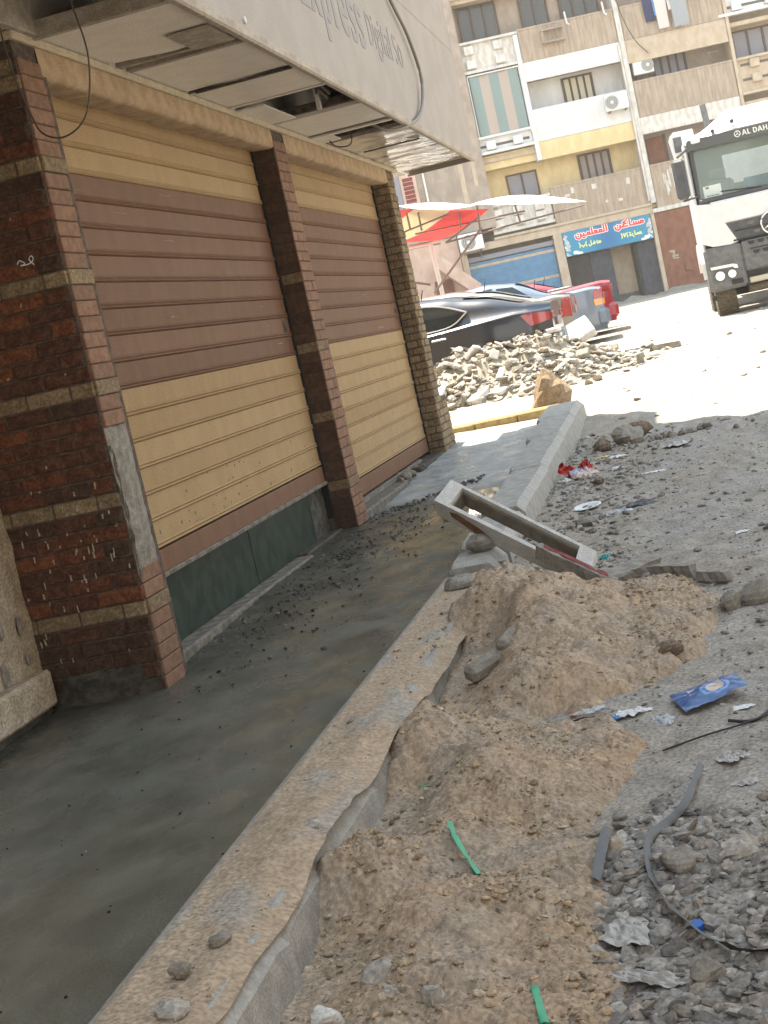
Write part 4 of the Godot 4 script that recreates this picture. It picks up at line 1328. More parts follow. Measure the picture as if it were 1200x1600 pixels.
# ------------------------------------------------------------ car park canopy
func canopy():
	var t := thing("parking_canopy", "white and red fabric car park canopy on a steel frame behind the parked cars", "canopy", fwd * 33.0, YAW)
	# lens shaped fabric valances that catch the sun
	var lens := func(x0, y0, x1, y1, up, down, z):
		var rows := []
		for i in 25:
			var f := i / 24.0
			var b := sin(PI * f)
			var row := []
			for k in 7:
				var g := k / 6.0
				row.append(V(lerpf(x0, x1, f), lerpf(y0, y1, f) + lerpf(up, down, g) * b, z - 0.9 * (1 - g) * b - 0.2 * f))
			rows.append(row)
		var st := S(true)
		sheet(st, rows, true)
		obj("fabric_panel", st, M.canopy_white, t)
	lens.call(1.66, 4.18, 3.30, 3.86, 0.15, -0.09, 0.2)
	lens.call(3.16, 3.88, 5.62, 3.43, 0.26, -0.02, 0.25)
	var band := func(a, b, c, d, m):
		var rows := []
		for i in 13:
			var f := i / 12.0
			var row := []
			for k in 7:
				var g := k / 6.0
				var p: Vector3 = a.lerp(b, f).lerp(d.lerp(c, f), g)
				row.append(p - V(0, 0.10 * sin(PI * f), 0))
			rows.append(row)
		var st := S(true)
		sheet(st, rows)
		obj("fabric_panel", st, m, t)
	# undersides: (left far, right near) edges of each stripe
	band.call(V(1.62, 3.60, -2.6), V(2.75, 3.86, 0.1), V(3.55, 3.72, 0.1), V(2.52, 3.46, -2.6), M.canopy_red)
	band.call(V(1.0, 3.95, -2.4), V(2.0, 4.05, 0.15), V(2.74, 3.87, 0.1), V(1.60, 3.605, -2.6), M.canopy_beige)
	band.call(V(0.6, 3.85, -1.5), V(1.2, 4.15, 0.2), V(1.98, 4.06, 0.15), V(0.95, 3.88, -2.4), M.canopy_red)
	var st := S()
	for q in [[V(1.6, 3.42, -2.6), V(2.6, 3.38, -2.6)], [V(2.0, 3.62, -1.2), V(4.3, 3.52, 0.0)], [V(2.55, 3.25, -0.4), V(5.5, 3.36, 0.2)], [V(1.5, 3.62, -0.3), V(2.9, 3.84, -0.1)],
			[V(3.3, 3.30, -0.1), V(3.32, 3.84, 0.1)], [V(4.16, 3.30, 0.0), V(4.10, 3.76, 0.1)], [V(2.1, 3.62, -0.4), V(2.08, 3.96, 0.0)], [V(1.86, 3.70, -0.3), V(1.84, 4.0, 0.0)], [V(2.95, 3.50, -0.6), V(2.93, 3.82, 0.0)],
			[V(2.55, 3.25, -0.4), V(3.3, 3.60, 0.0)]]:
		tube(st, [q[0], q[1]], 0.022, 6)
	obj("truss", st, M.steel_tube, t)
	st = S()
	tube(st, [V(2.35, 3.42, -2.3), V(2.42, 0.6, -2.3)], 0.05, 8)
	tube(st, [V(2.35, 3.40, -2.3), V(1.3, 3.44, -2.3)], 0.035, 8)
	obj("post", st, M.steel_white, t)
	st = S()
	tube(st, [V(0.9, 3.42, -2.3), V(1.0, 0.6, -2.3)], 0.05, 8)
	obj("post", st, M.steel_white, t)
	st = S()
	tube(st, [V(2.2, 2.3, -2.2), V(3.35, 3.38, -0.3)], 0.025, 6)
	tube(st, [V(1.55, 2.72, -2.2), V(2.15, 2.50, -2.2)], 0.03, 6)
	obj("brace", st, M.steel_tube, t)

# ------------------------------------------------------------ parked cars
# car frame: tail at x = 0, nose at -length, y up, z towards us
func curve(pts: Array, x: float) -> float:
	for i in pts.size() - 1:
		if x >= pts[i + 1][0]:
			var f: float = clampf((x - pts[i][0]) / (pts[i + 1][0] - pts[i][0]), 0, 1)
			var s := f * f * (3 - 2 * f)
			return lerpf(pts[i][1], pts[i + 1][1], lerpf(f, s, 0.35))
	return pts[-1][1]

func car(label: String, c: Dictionary, s: float, g: float, d: float, turn: float):
	var t := thing("parked_car", label, "car", at_depth(s, g, d), YAW + turn, "cars parked side by side across the square")
	var top := func(x): return maxf(curve(c.roof, x), curve(c.belt, x) + 0.01)
	var ring := func(x) -> Array:
		var w: float = curve(c.wide, x); var b: float = curve(c.belt, x); var tp: float = top.call(x)
		var p := tp - b; var q := clampf(p / 0.4, 0, 1)
		return [V(x, 0.24, w - 0.12), V(x, 0.34, w - 0.02), V(x, 0.55, w), V(x, lerpf(0.55, b, 0.6), w - 0.012), V(x, b - 0.055, w - 0.016), V(x, b - 0.03, w - 0.020), V(x, b - 0.022, w - 0.034), V(x, b, w - 0.105),
			V(x, b + p * 0.5, w - 0.11 - 0.06 * q), V(x, tp - 0.06 * q, w - 0.115 - 0.15 * q), V(x, tp - 0.01 * q, w - 0.13 - 0.23 * q), V(x, tp + 0.012, w * 0.4), V(x, tp + 0.018, 0)]
	var side := func(x, y) -> float:
		var r: Array = ring.call(x)
		for i in r.size() - 1:
			if y <= r[i + 1].y: return lerpf(r[i].z, r[i + 1].z, clampf((y - r[i].y) / maxf(r[i + 1].y - r[i].y, 0.001), 0, 1))
		return 0.0
	var rows := []
	var n := 56
	for i in n + 1:
		var r: Array = ring.call(-c.length * i / n)
		var row := []
		for k in r.size(): row.append(V(r[k].x, r[k].y, -r[k].z))
		for k in range(r.size() - 2, -1, -1): row.append(r[k])
		rows.append(row)
	var st := S(true)
	sheet(st, rows, true)
	st.set_smooth_group(-1)
	for row in [rows[0], rows[-1]]:
		for k in range(1, row.size() - 1): tri(st, row[0], row[k], row[k + 1])
	obj("body", st, M[c.paint], t)
	# patch on the near and far flank through a polygon of (x, y)
	var flank := func(called, poly: Array, m, off: float):
		for sgn in [1, -1]:
			var q := S(true)
			var pv := PackedVector2Array()
			for i in poly.size():
				var a: Vector2 = poly[i]; var b: Vector2 = poly[(i + 1) % poly.size()]
				for k in 5: pv.append(a.lerp(b, k / 5.0))
			# fan of strips between the polygon's lower and upper edge
			var x0 := 1e9; var x1 := -1e9
			for v in pv: x0 = minf(x0, v.x); x1 = maxf(x1, v.x)
			var grid := []
			for i in 21:
				var x := lerpf(x0 + 0.002, x1 - 0.002, i / 20.0)
				var lo := 1e9; var hi := -1e9
				for k in pv.size():
					var a := pv[k]; var b := pv[(k + 1) % pv.size()]
					if (a.x - x) * (b.x - x) <= 0.0 and absf(a.x - b.x) > 1e-5:
						var y := lerpf(a.y, b.y, (x - a.x) / (b.x - a.x))
						lo = minf(lo, y); hi = maxf(hi, y)
				var row := []
				for k in 7:
					var y := lerpf(lo, hi, k / 6.0)
					row.append(V(x, y, sgn * (side.call(x, y) + off)))
				grid.append(row)
			sheet(q, grid, sgn < 0)
			obj(called, q, m, t)
	var lid := func(called, x0: float, x1: float, w0: float, w1: float, m):
		var grid := []
		for i in 13:
			var x := lerpf(x0, x1, i / 12.0); var w := lerpf(w0, w1, i / 12.0)
			var row := []
			for k in 9:
				var z := lerpf(-w, w, k / 8.0)
				row.append(V(x, top.call(x) + 0.020 + 0.004 * (1.0 - pow(k / 4.0 - 1, 2.0)), z))
			grid.append(row)
		var q := S(true)
		sheet(q, grid)
		obj(called, q, m, t)
	for w in c.windows: flank.call("side_window", w, M.car_glass, 0.007)
	for e in c.get("chrome", []):
		for sgn in [1, -1]:
			var q := S()
			var pts := []
			for v in e: pts.append(V(v.x, v.y, sgn * (side.call(v.x, v.y) + 0.012)))
			tube(q, spline(pts, 4), 0.014, 5)
			obj("window_trim", q, M.chrome, t)
	lid.call("rear_window", c.rear[0], c.rear[1], c.rear[2], c.rear[3], M.car_glass)
	lid.call("windscreen", c.front[0], c.front[1], 0.60, 0.66, M.car_glass)
	for q in c.lamps: flank.call("tail_light", q[0], M[q[1]], 0.012)
	for q in c.backs:
		for sgn in [1, -1]:
			st = S()
			bx(st, V(-0.03, q[0], minf(sgn * q[2], sgn * q[3])), V(0.022, q[1], maxf(sgn * q[2], sgn * q[3])), 0.012)
			obj("tail_light" if q[4].begins_with("tail") else "rear_trim", st, M[q[4]], t)
	# bumper, plate, handles, wheels
	st = S()
	bx(st, V(-0.16, 0.30, -0.80), V(0.075, c.bumper, 0.80), 0.06)
	obj("rear_bumper", st, M[c.get("bumper_paint", c.paint)], t)
	box("number_plate", V(0.0, c.plate, -0.26), V(0.03, c.plate + 0.12, 0.22), M.panel_mauve, t, 0.004)
	for q in c.handles:
		st = S()
		bx(st, V(q.x - 0.11, q.y - 0.018, side.call(q.x, q.y) - 0.01), V(q.x + 0.11, q.y + 0.018, side.call(q.x, q.y) + 0.03), 0.012)
		obj("door_handle", st, M.chrome if c.paint == "car_navy" else M[c.paint], t)
	for x in [-0.95, -c.length + 0.92]:
		for sgn in [1, -1]:
			var w := part("wheel", t)
			w.position = V(x, 0.325, sgn * (curve(c.wide, x) - 0.10))
			st = S()
			disc(st, 0.40, -0.06, 0.095 if sgn > 0 else 0.06)
			obj("arch", st, M.truck_black, w)
			st = S()
			disc(st, 0.325, -0.11, 0.11)
			obj("tyre", st, M.rubber, w)
			st = S()
			disc(st, 0.21, -0.115, 0.118)
			obj("rim", st, M.alloy, w)
	if c.has("spoiler"):
		st = S()
		bx(st, V(-0.34, c.spoiler - 0.03, -0.60), V(0.03, c.spoiler + 0.005, 0.60), 0.012)
		obj("spoiler", st, M[c.paint], t)
	if c.has("rails"):
		for sgn in [1, -1]:
			st = S()
			var pts := []
			for i in 9:
				var x := lerpf(-0.5, -2.5, i / 8.0)
				pts.append(V(x, top.call(x) + 0.045 * sin(PI * clampf(i / 8.0 * 3.0, 0, 1) / 2) * 1.0, sgn * 0.56))
			tube(st, pts, 0.02, 6)
			obj("roof_rail", st, M.rubber, t)
	st = S()
	tube(st, [V(c.fin, top.call(c.fin) + 0.01, 0.1), V(c.fin + 0.05, top.call(c.fin) + 0.16, 0.1)], 0.008, 5)
	obj("aerial", st, M.rubber, t)
	return t

func cars():
	var P := func(a: Array) -> Array:
		var o := []
		for i in range(0, a.size(), 2): o.append(Vector2(a[i], a[i + 1]))
		return o
	car("dark navy fastback car, nearest the rubble pile", {
		"paint": "car_navy", "length": 4.75, "bumper": 0.66, "plate": 0.72, "fin": -1.9,
		"belt": [[0.0, 0.99], [-0.5, 1.02], [-2.0, 0.96], [-3.3, 0.92], [-4.3, 0.76], [-4.75, 0.52]],
		"roof": [[0.0, 1.05], [-0.30, 1.10], [-0.9, 1.30], [-1.5, 1.43], [-2.1, 1.485], [-2.7, 1.44], [-3.15, 1.24], [-3.75, 0.8]],
		"wide": [[0.0, 0.70], [-0.25, 0.84], [-1.0, 0.90], [-3.7, 0.90], [-4.3, 0.82], [-4.75, 0.55]],
		"windows": [P.call([-1.20, 1.16, -1.45, 1.03, -1.86, 1.00, -1.86, 1.36, -1.60, 1.33]), P.call([-1.89, 1.00, -2.55, 0.98, -2.5, 1.40, -1.89, 1.37]), P.call([-2.62, 0.98, -3.35, 0.96, -3.0, 1.22, -2.57, 1.39])],
		"chrome": [P.call([-3.35, 0.945, -2.5, 0.965, -1.86, 0.985, -1.42, 1.015, -1.17, 1.17]), P.call([-1.17, 1.17, -1.55, 1.325, -1.95, 1.385, -2.5, 1.40])],
		"rear": [-0.42, -1.22, 0.50, 0.54], "front": [-3.62, -2.85],
		"lamps": [[P.call([-0.02, 0.93, -0.32, 0.97, -0.42, 0.95, -0.30, 0.78, -0.02, 0.82]), "tail_red"]],
		"backs": [[0.82, 0.93, 0.46, 0.69, "tail_red"], [0.865, 0.895, 0.50, 0.62, "tail_clear"]],
		"handles": [Vector2(-1.62, 0.86), Vector2(-2.55, 0.84)]}, 3.08, 0.45, 22.5, -0.24)
	car("beige silver saloon car with a boot spoiler, second in the row", {
		"paint": "car_beige", "length": 4.7, "bumper": 0.66, "plate": 0.76, "fin": -1.4,
		"belt": [[0.0, 1.06], [-0.25, 1.10], [-0.7, 1.08], [-2.0, 1.0], [-3.4, 0.94], [-4.3, 0.82], [-4.7, 0.58]],
		"roof": [[-0.35, 0.9], [-0.62, 1.14], [-1.3, 1.38], [-1.9, 1.50], [-2.5, 1.52], [-3.0, 1.40], [-3.9, 0.9]],
		"wide": [[0.0, 0.76], [-0.2, 0.84], [-1.0, 0.88], [-3.7, 0.88], [-4.3, 0.82], [-4.7, 0.6]],
		"windows": [P.call([-1.15, 1.16, -1.95, 1.08, -1.95, 1.40, -1.55, 1.37]), P.call([-2.02, 1.08, -3.1, 1.04, -2.75, 1.38, -2.02, 1.42])],
		"rear": [-0.64, -1.5, 0.58, 0.50], "front": [-3.8, -3.0], "spoiler": 1.19,
		"lamps": [[P.call([-0.01, 1.04, -0.12, 1.03, -0.20, 0.74, -0.01, 0.72]), "tail_red"]],
		"backs": [[0.76, 1.02, 0.66, 0.74, "tail_red"], [0.40, 0.56, 0.56, 0.74, "tail_clear"]],
		"handles": [Vector2(-1.6, 0.90), Vector2(-2.5, 0.90)]}, 3.80, 0.50, 25.5, -0.20)
	car("blue silver saloon car with amber and red tail lights, third in the row", {
		"paint": "car_white", "length": 4.5, "bumper": 0.62, "plate": 0.78, "fin": -1.2, "bumper_paint": "car_white",
		"belt": [[0.0, 0.98], [-0.2, 1.02], [-1.0, 1.0], [-3.3, 0.92], [-4.2, 0.78], [-4.5, 0.55]],
		"roof": [[-0.7, 0.9], [-0.95, 1.08], [-1.5, 1.38], [-2.1, 1.47], [-2.7, 1.42], [-3.2, 1.18], [-3.7, 0.8]],
		"wide": [[0.0, 0.72], [-0.2, 0.82], [-0.9, 0.86], [-3.6, 0.86], [-4.2, 0.78], [-4.5, 0.55]],
		"windows": [P.call([-1.25, 1.08, -1.85, 1.03, -1.85, 1.36, -1.55, 1.33]), P.call([-1.92, 1.03, -2.9, 1.0, -2.6, 1.36, -1.92, 1.38])],
		"rear": [-0.96, -1.50, 0.60, 0.52], "front": [-3.4, -2.7],
		"lamps": [[P.call([-0.01, 0.98, -0.13, 0.97, -0.16, 0.80, -0.01, 0.80]), "tail_red"], [P.call([-0.01, 0.79, -0.16, 0.79, -0.15, 0.68, -0.01, 0.68]), "tail_amber"]],
		"backs": [[0.80, 0.97, 0.62, 0.71, "tail_red"], [0.68, 0.785, 0.62, 0.71, "tail_amber"]],
		"handles": [Vector2(-1.6, 0.86)]}, 4.80, 0.60, 28.5, -0.18)
	car("red saloon car with a high boot, farthest in the row", {
		"paint": "car_red", "length": 4.4, "bumper": 0.60, "plate": 0.84, "fin": -1.3,
		"belt": [[0.0, 1.02], [-0.2, 1.05], [-0.9, 1.03], [-3.2, 0.90], [-4.1, 0.74], [-4.4, 0.55]],
		"roof": [[-0.7, 0.9], [-0.9, 1.06], [-1.5, 1.28], [-2.0, 1.36], [-2.6, 1.32], [-3.1, 1.1], [-3.6, 0.8]],
		"wide": [[0.0, 0.72], [-0.2, 0.82], [-0.9, 0.85], [-3.6, 0.85], [-4.1, 0.78], [-4.4, 0.55]],
		"windows": [P.call([-1.2, 1.08, -1.8, 1.04, -1.8, 1.28, -1.55, 1.25]), P.call([-1.87, 1.04, -2.8, 1.0, -2.5, 1.27, -1.87, 1.30])],
		"rear": [-0.92, -1.45, 0.60, 0.52], "front": [-3.3, -2.6],
		"lamps": [[P.call([-0.01, 0.96, -0.16, 0.95, -0.14, 0.84, -0.01, 0.84]), "tail_red"]],
		"backs": [[0.84, 0.96, 0.50, 0.70, "tail_red"], [0.90, 0.95, 0.3, 0.48, "tail_clear"]],
		"handles": [Vector2(-1.6, 0.86)]}, 5.42, 0.66, 31.0, -0.18)

# ------------------------------------------------------------ the tipper truck
func truck():
	var t := thing("tipper_truck", "white and grey tipper truck facing us on the sunlit ground", "truck", at_depth(7.70, 0.48, 27.0), YAW - 0.19)
	var st := S()
	# white shell
	for sx in [-1, 1]:
		st = S()
		bx(st, V(minf(sx * 1.245, sx * 1.19), 1.20, -1.95), V(maxf(sx * 1.245, sx * 1.19), 2.30, -0.06), 0.02)
		bx(st, V(minf(sx * 1.235, sx * 1.18), 2.305, -0.32), V(maxf(sx * 1.235, sx * 1.18), 3.25, -0.14), 0.02)
		bx(st, V(minf(sx * 1.235, sx * 1.18), 2.305, -1.95), V(maxf(sx * 1.235, sx * 1.18), 3.25, -1.25), 0.02)
		bx(st, V(minf(sx * 1.235, sx * 1.18), 3.10, -1.24), V(maxf(sx * 1.235, sx * 1.18), 3.25, -0.33), 0.02)
		obj("door", st, M.truck_white, t)
		st = S()
		prism(st, PackedVector2Array([Vector2(sx * 1.235, 1.44), Vector2(sx * 1.225, 2.13), Vector2(sx * 0.98, 2.09), Vector2(sx * 0.80, 1.75), Vector2(sx * 0.62, 1.36), Vector2(sx * 0.76, 1.335), Vector2(sx * 1.06, 1.355)]), -0.2, 0.03)
		obj("corner_panel", st, M.truck_white, t)
		st = S()
		bx(st, V(sx * 1.12 - 0.03, 2.13, -0.16), V(sx * 1.12 + 0.03, 3.08, -0.05), 0.02)
		obj("front_pillar", st, M.truck_dark, t)
		# headlights in the bumper
		st = S()
		prism(st, PackedVector2Array([Vector2(sx * 1.17, 0.96), Vector2(sx * 1.18, 1.01), Vector2(sx * 0.80, 1.00), Vector2(sx * 0.72, 0.975), Vector2(sx * 0.71, 0.91), Vector2(sx * 0.77, 0.915), Vector2(sx * 0.80, 0.95)]), 0.05, 0.085)
		obj("running_light", st, M.board_white, t)
		for q in [[1.04, 0.095], [0.83, 0.082]]:
			var h := part("headlight", t)
			st = S()
			disc(st, q[1], 0.05, 0.078, Transform3D(Basis.IDENTITY, V(sx * q[0], 0.83, 0)), 20)
			obj("rim", st, M.truck_dark, h)
			st = S()
			disc(st, q[1] * 0.86, 0.078, 0.088, Transform3D(Basis.IDENTITY, V(sx * q[0], 0.83, 0)), 20)
			obj("lens", st, M.lamp_clear, h)
		box("fog_recess", V(minf(sx * 0.86, sx * 0.66), 0.64, 0.04), V(maxf(sx * 0.86, sx * 0.66), 0.73, 0.064), M.truck_black, t, 0.006)
		# wheels
		for z in [-0.62, -2.6]:
			var w := part("wheel", t)
			w.position = V(sx * 0.98, 0.52, z)
			var turn := Transform3D(Basis(Vector3.UP, PI / 2), Vector3.ZERO)
			st = S()
			disc(st, 0.50, -0.17, 0.17, turn, 40)
			for k in 46:
				var a := TAU * k / 46
				for side in [-1, 1]:
					bx(st, V(side * 0.10 - 0.075, 0.49, -0.018), V(side * 0.10 + 0.075, 0.522, 0.018), 0.004, Transform3D(Basis(Vector3.RIGHT, a + side * 0.03), Vector3.ZERO))
			obj("tyre", st, M.rubber_dusty, w)
			st = S()
			disc(st, 0.29, -0.175, 0.175, turn, 24)
			obj("rim", st, M.truck_grey, w)
		st = S()
		prism(st, PackedVector2Array([Vector2(-1.35, 0.95), Vector2(-1.28, 1.35), Vector2(-0.9, 1.46), Vector2(-0.2, 1.40), Vector2(-0.08, 1.1), Vector2(-0.10, 0.82), Vector2(-0.25, 1.1), Vector2(-0.9, 1.16), Vector2(-1.2, 1.0)]), sx * 1.18, sx * 1.31, Transform3D(Basis(Vector3(0, 0, 1), Vector3.UP, Vector3(1, 0, 0)), Vector3.ZERO))
		obj("mudguard", st, M.truck_white, t)
		# mirrors on their arms
		var mr := part("mirror", t)
		st = S()
		bx(st, V(minf(sx * 1.50, sx * 1.27), 2.27, -0.02), V(maxf(sx * 1.50, sx * 1.27), 2.97, 0.14), 0.05)
		obj("housing", st, M.truck_dark, mr)
		for q in [[V(sx * 1.38, 3.0, 0.05), V(sx * 1.15, 3.13, -0.05)], [V(sx * 1.40, 2.24, 0.05), V(sx * 1.17, 2.27, -0.05)]]:
			st = S()
			tube(st, q, 0.022, 6)
			obj("arm", st, M.truck_dark, mr)
		# step well and small lamps down the side
		box("step", V(minf(sx * 1.24, sx * 1.02), 0.42, -0.5), V(maxf(sx * 1.24, sx * 1.02), 0.50, -0.14), M.truck_black, t, 0.01)
		box("roof_lamp", V(minf(sx * 1.10, sx * 0.94), 3.17, 0.03), V(maxf(sx * 1.10, sx * 0.94), 3.27, 0.075), M.board_white, t, 0.02)
	box("front_panel", V(-0.99, 1.70, -0.2), V(0.99, 2.12, 0.02), M.truck_white, t, 0.03)
	# grille with hexagon holes
	st = S()
	prism(st, PackedVector2Array([Vector2(-0.80, 1.695), Vector2(0.80, 1.695), Vector2(0.62, 1.37), Vector2(-0.62, 1.37)]), -0.15, 0.025)
	obj("grille", st, M.truck_dark, t)
	var hex := func(x, y, w, h, z, m):
		var q := S()
		prism(q, PackedVector2Array([Vector2(x - w, y + h), Vector2(x + w, y + h), Vector2(x + w * 0.95, y), Vector2(x + w * 0.6, y - h), Vector2(x - w * 0.6, y - h), Vector2(x - w * 0.95, y)]), z, z + 0.014)
		obj("grille_hole", q, m, t)
	for r in [[1.63, 5, 0.135, "truck_grey"], [1.47, 4, 0.135, "truck_grey"]]:
		for i in r[1]:
			var x: float = (i - (r[1] - 1) / 2.0) * r[2] * 1.35
			if absf(x) < 0.2: continue
			hex.call(x, r[0], 0.055, 0.026, 0.025, M.truck_grey)
	st = S()
	bx(st, V(-0.70, 1.37, 0.02), V(0.70, 1.40, 0.05), 0.006)
	bx(st, V(-0.66, 1.535, 0.02), V(0.66, 1.555, 0.055), 0.006)
	obj("grille_bar", st, M.truck_black, t)
	# bumper in grey with a notch in the middle
	st = S()
	bx(st, V(-1.245, 0.57, -0.45), V(-0.585, 1.345, 0.055), 0.05)
	bx(st, V(0.585, 0.57, -0.45), V(1.245, 1.345, 0.055), 0.05)
	bx(st, V(-0.59, 0.82, -0.45), V(0.59, 1.345, 0.05), 0.03)
	obj("bumper", st, M.truck_grey, t)
	for r in [[1.29, 6], [1.12, 6]]:
		for i in r[1]: hex.call((i - 2.5) * 0.165 + (0.06 if r[0] < 1.2 else 0.0), r[0], 0.058, 0.030, 0.052, M.truck_black)
	box("bumper_slot", V(-0.45, 1.175, 0.05), V(0.45, 1.20, 0.058), M.truck_black, t)
	box("bumper_recess", V(-0.585, 0.44, -0.5), V(0.585, 0.82, -0.2), M.truck_dark, t)
	box("tow_beam", V(-0.55, 0.60, -0.2), V(0.55, 0.70, 0.0), M.plate_cream, t, 0.015)
	box("underrun_bar", V(-0.58, 0.44, -0.25), V(0.58, 0.575, -0.06), M.rubber_dusty, t, 0.03)
	# star in a ring
	var em := part("emblem", t)
	st = S(true)
	var ring := []
	for k in 33: ring.append(V(cos(TAU * k / 32) * 0.19, 1.555 + sin(TAU * k / 32) * 0.19, 0.06))
	tube(st, ring, 0.018, 8, false)
	obj("ring", st, M.chrome, em)
	st = S()
	for k in 3:
		var a := PI / 2 + TAU * k / 3
		var d := Vector2(cos(a), sin(a)); var n := Vector2(-d.y, d.x)
		prism(st, PackedVector2Array([Vector2(0, 1.555) + d * 0.185, Vector2(0, 1.555) + n * 0.022 + d * 0.01, Vector2(0, 1.555) - n * 0.022 + d * 0.01]), 0.045, 0.07)
	obj("star", st, M.chrome, em)
	st = S()
	disc(st, 0.175, 0.03, 0.042, Transform3D(Basis.IDENTITY, V(0, 1.555, 0)), 32)
	obj("disc", st, M.truck_dark, em)
	# windscreen, bands, roof
	st = S()
	quad(st, V(-1.10, 2.14, -0.05), V(-1.10, 3.07, -0.10), V(1.10, 3.07, -0.10), V(1.10, 2.14, -0.05))
	obj("windscreen", st, M.windscreen, t)
	box("scuttle", V(-1.15, 2.115, -0.18), V(1.15, 2.21, -0.01), M.truck_dark, t, 0.03)
	st = S()
	prism(st, PackedVector2Array([Vector2(-1.19, 3.06), Vector2(1.19, 3.06), Vector2(1.17, 3.24), Vector2(0.9, 3.245), Vector2(-0.9, 3.245), Vector2(-1.17, 3.24)]), -0.2, 0.05)
	obj("sun_visor", st, M.visor_grey, t)
	st = S()
	var rows := []
	for i in 11:
		var z := lerpf(0.03, -1.95, i / 10.0)
		var row := []
		for k in 25:
			var x := lerpf(-1.20, 1.20, k / 24.0)
			var a := absf(x)
			var y := 3.28 + 0.07 * (1 - pow(a / 1.2, 6.0)) + 0.27 * smoothstep(1.0, 0.3, a)
			row.append(V(x, lerpf(3.20, y, clampf(0.15 + i * 0.85, 0, 1)), z))
		rows.append(row)
	st = S(true)
	sheet(st, rows, true, 0.04)
	obj("roof", st, M.truck_white, t)
	for q in [[-0.35, 3.40], [-0.70, 3.31]]:
		st = S()
		disc(st, 0.035, -0.02, 0.07, Transform3D(Basis.IDENTITY, V(q[0], q[1], 0)), 12)
		obj("roof_bolt", st, M.truck_dark, t)
	var f := SystemFont.new()
	f.font_names = PackedStringArray(["Droid Sans"]); f.font_weight = 700
	var tm := TextMesh.new()
	tm.text = "AL DAHAF GR"; tm.font = f; tm.font_size = 32; tm.pixel_size = 0.125 / 32.0; tm.depth = 0.004
	tm.horizontal_alignment = HORIZONTAL_ALIGNMENT_LEFT
	var lt := put("lettering", tm, M.board_white, t)
	lt.position = V(-0.22, 3.165, 0.053)
	st = S()
	ring = []
	for k in 17: ring.append(V(-0.30 + cos(TAU * k / 16) * 0.05, 3.165 + sin(TAU * k / 16) * 0.05, 0.054))
	tube(st, ring, 0.008, 6, false)
	for k in 3:
		var a := PI / 2 + TAU * k / 3
		tube(st, [V(-0.30, 3.165, 0.054), V(-0.30 + cos(a) * 0.05, 3.165 + sin(a) * 0.05, 0.054)], 0.006, 5)
	obj("visor_mark", st, M.board_white, t)
	# inside the cab
	box("cab_floor", V(-1.18, 1.1, -1.95), V(1.18, 1.25, -0.2), M.cab_inside, t)
	box("dashboard", V(-1.16, 1.6, -0.60), V(1.16, 2.16, -0.2), M.cab_inside, t, 0.05)
	st = S()
	bx(st, V(-1.18, 1.26, -1.95), V(1.18, 2.45, -1.88))
	bx(st, V(-1.18, 3.00, -1.95), V(1.18, 3.22, -1.88))
	bx(st, V(-1.18, 2.45, -1.95), V(-0.50, 3.00, -1.88))
	bx(st, V(1.10, 2.45, -1.95), V(1.18, 3.00, -1.88))
	obj("cab_back", st, M.cab_inside, t)
	for x in [-0.66, 0.62]:
		var sc = part("seat", t)
		box("backrest", V(x - 0.26, 1.75, -1.55), V(x + 0.26, 2.55, -1.38), M.cab_inside if x < 0 else M.seat_blue, sc, 0.06)
		box("headrest", V(x - 0.14, 2.57, -1.52), V(x + 0.14, 2.76, -1.40), M.cab_inside, sc, 0.04)
		box("cushion", V(x - 0.26, 1.62, -1.38), V(x + 0.26, 1.76, -0.85), M.cab_inside, sc, 0.04)
	box("bunk_curtain", V(-0.2, 2.0, -1.86), V(1.15, 2.50, -1.80), M.seat_blue, t, 0.02)
	st = S()
	bx(st, V(-1.03, 2.20, -0.215), V(-0.72, 2.42, -0.21), 0.002)
	obj("paper_notice", st, M.board_white, t)
	st = S()
	for q in [[2.385, 0.06, 0.018], [2.24, 0.22, 0.008]]: bx(st, V(-0.99, q[0] - q[2], -0.2085), V(-0.99 + q[1], q[0] + q[2], -0.2065))
	obj("notice_print", st, M.truck_black, t)
	st = S()
	tube(st, [V(-0.05, 2.20, -0.02), V(-0.75, 2.27, -0.035)], 0.012, 5)
	tube(st, [V(0.9, 2.20, -0.02), V(0.1, 2.29, -0.035)], 0.012, 5)
	obj("wiper", st, M.truck_black, t)
	# air intake box beside the roof, exhaust, body behind, chassis
	st = S()
	prism(st, PackedVector2Array([Vector2(-1.36, 3.12), Vector2(-1.40, 3.47), Vector2(-1.33, 3.53), Vector2(-0.98, 3.52), Vector2(-0.97, 3.40), Vector2(-1.16, 3.25), Vector2(-1.24, 3.08)]), -1.9, -0.95)
	obj("air_intake", st, M.truck_white, t)
	box("intake_grille", V(-1.35, 3.16, -0.95), V(-1.20, 3.43, -0.93), M.truck_grey, t, 0.01)
	st = S()
	tube(st, [V(-0.62, 3.3, -2.05), V(-0.66, 4.0, -2.05)], 0.06, 10)
	obj("exhaust_pipe", st, M.truck_grey, t)
	box("tipper_body", V(-1.0, 1.25, -6.0), V(1.22, 3.30, -2.5), M.truck_white, t, 0.04)
	box("chassis", V(-0.45, 0.62, -7.0), V(0.45, 1.1, -0.5), M.truck_black, t, 0.02)
	st = S()
	tube(st, [V(-1.0, 0.52, -0.62), V(1.0, 0.52, -0.62)], 0.09, 8)
	obj("axle", st, M.truck_black, t)

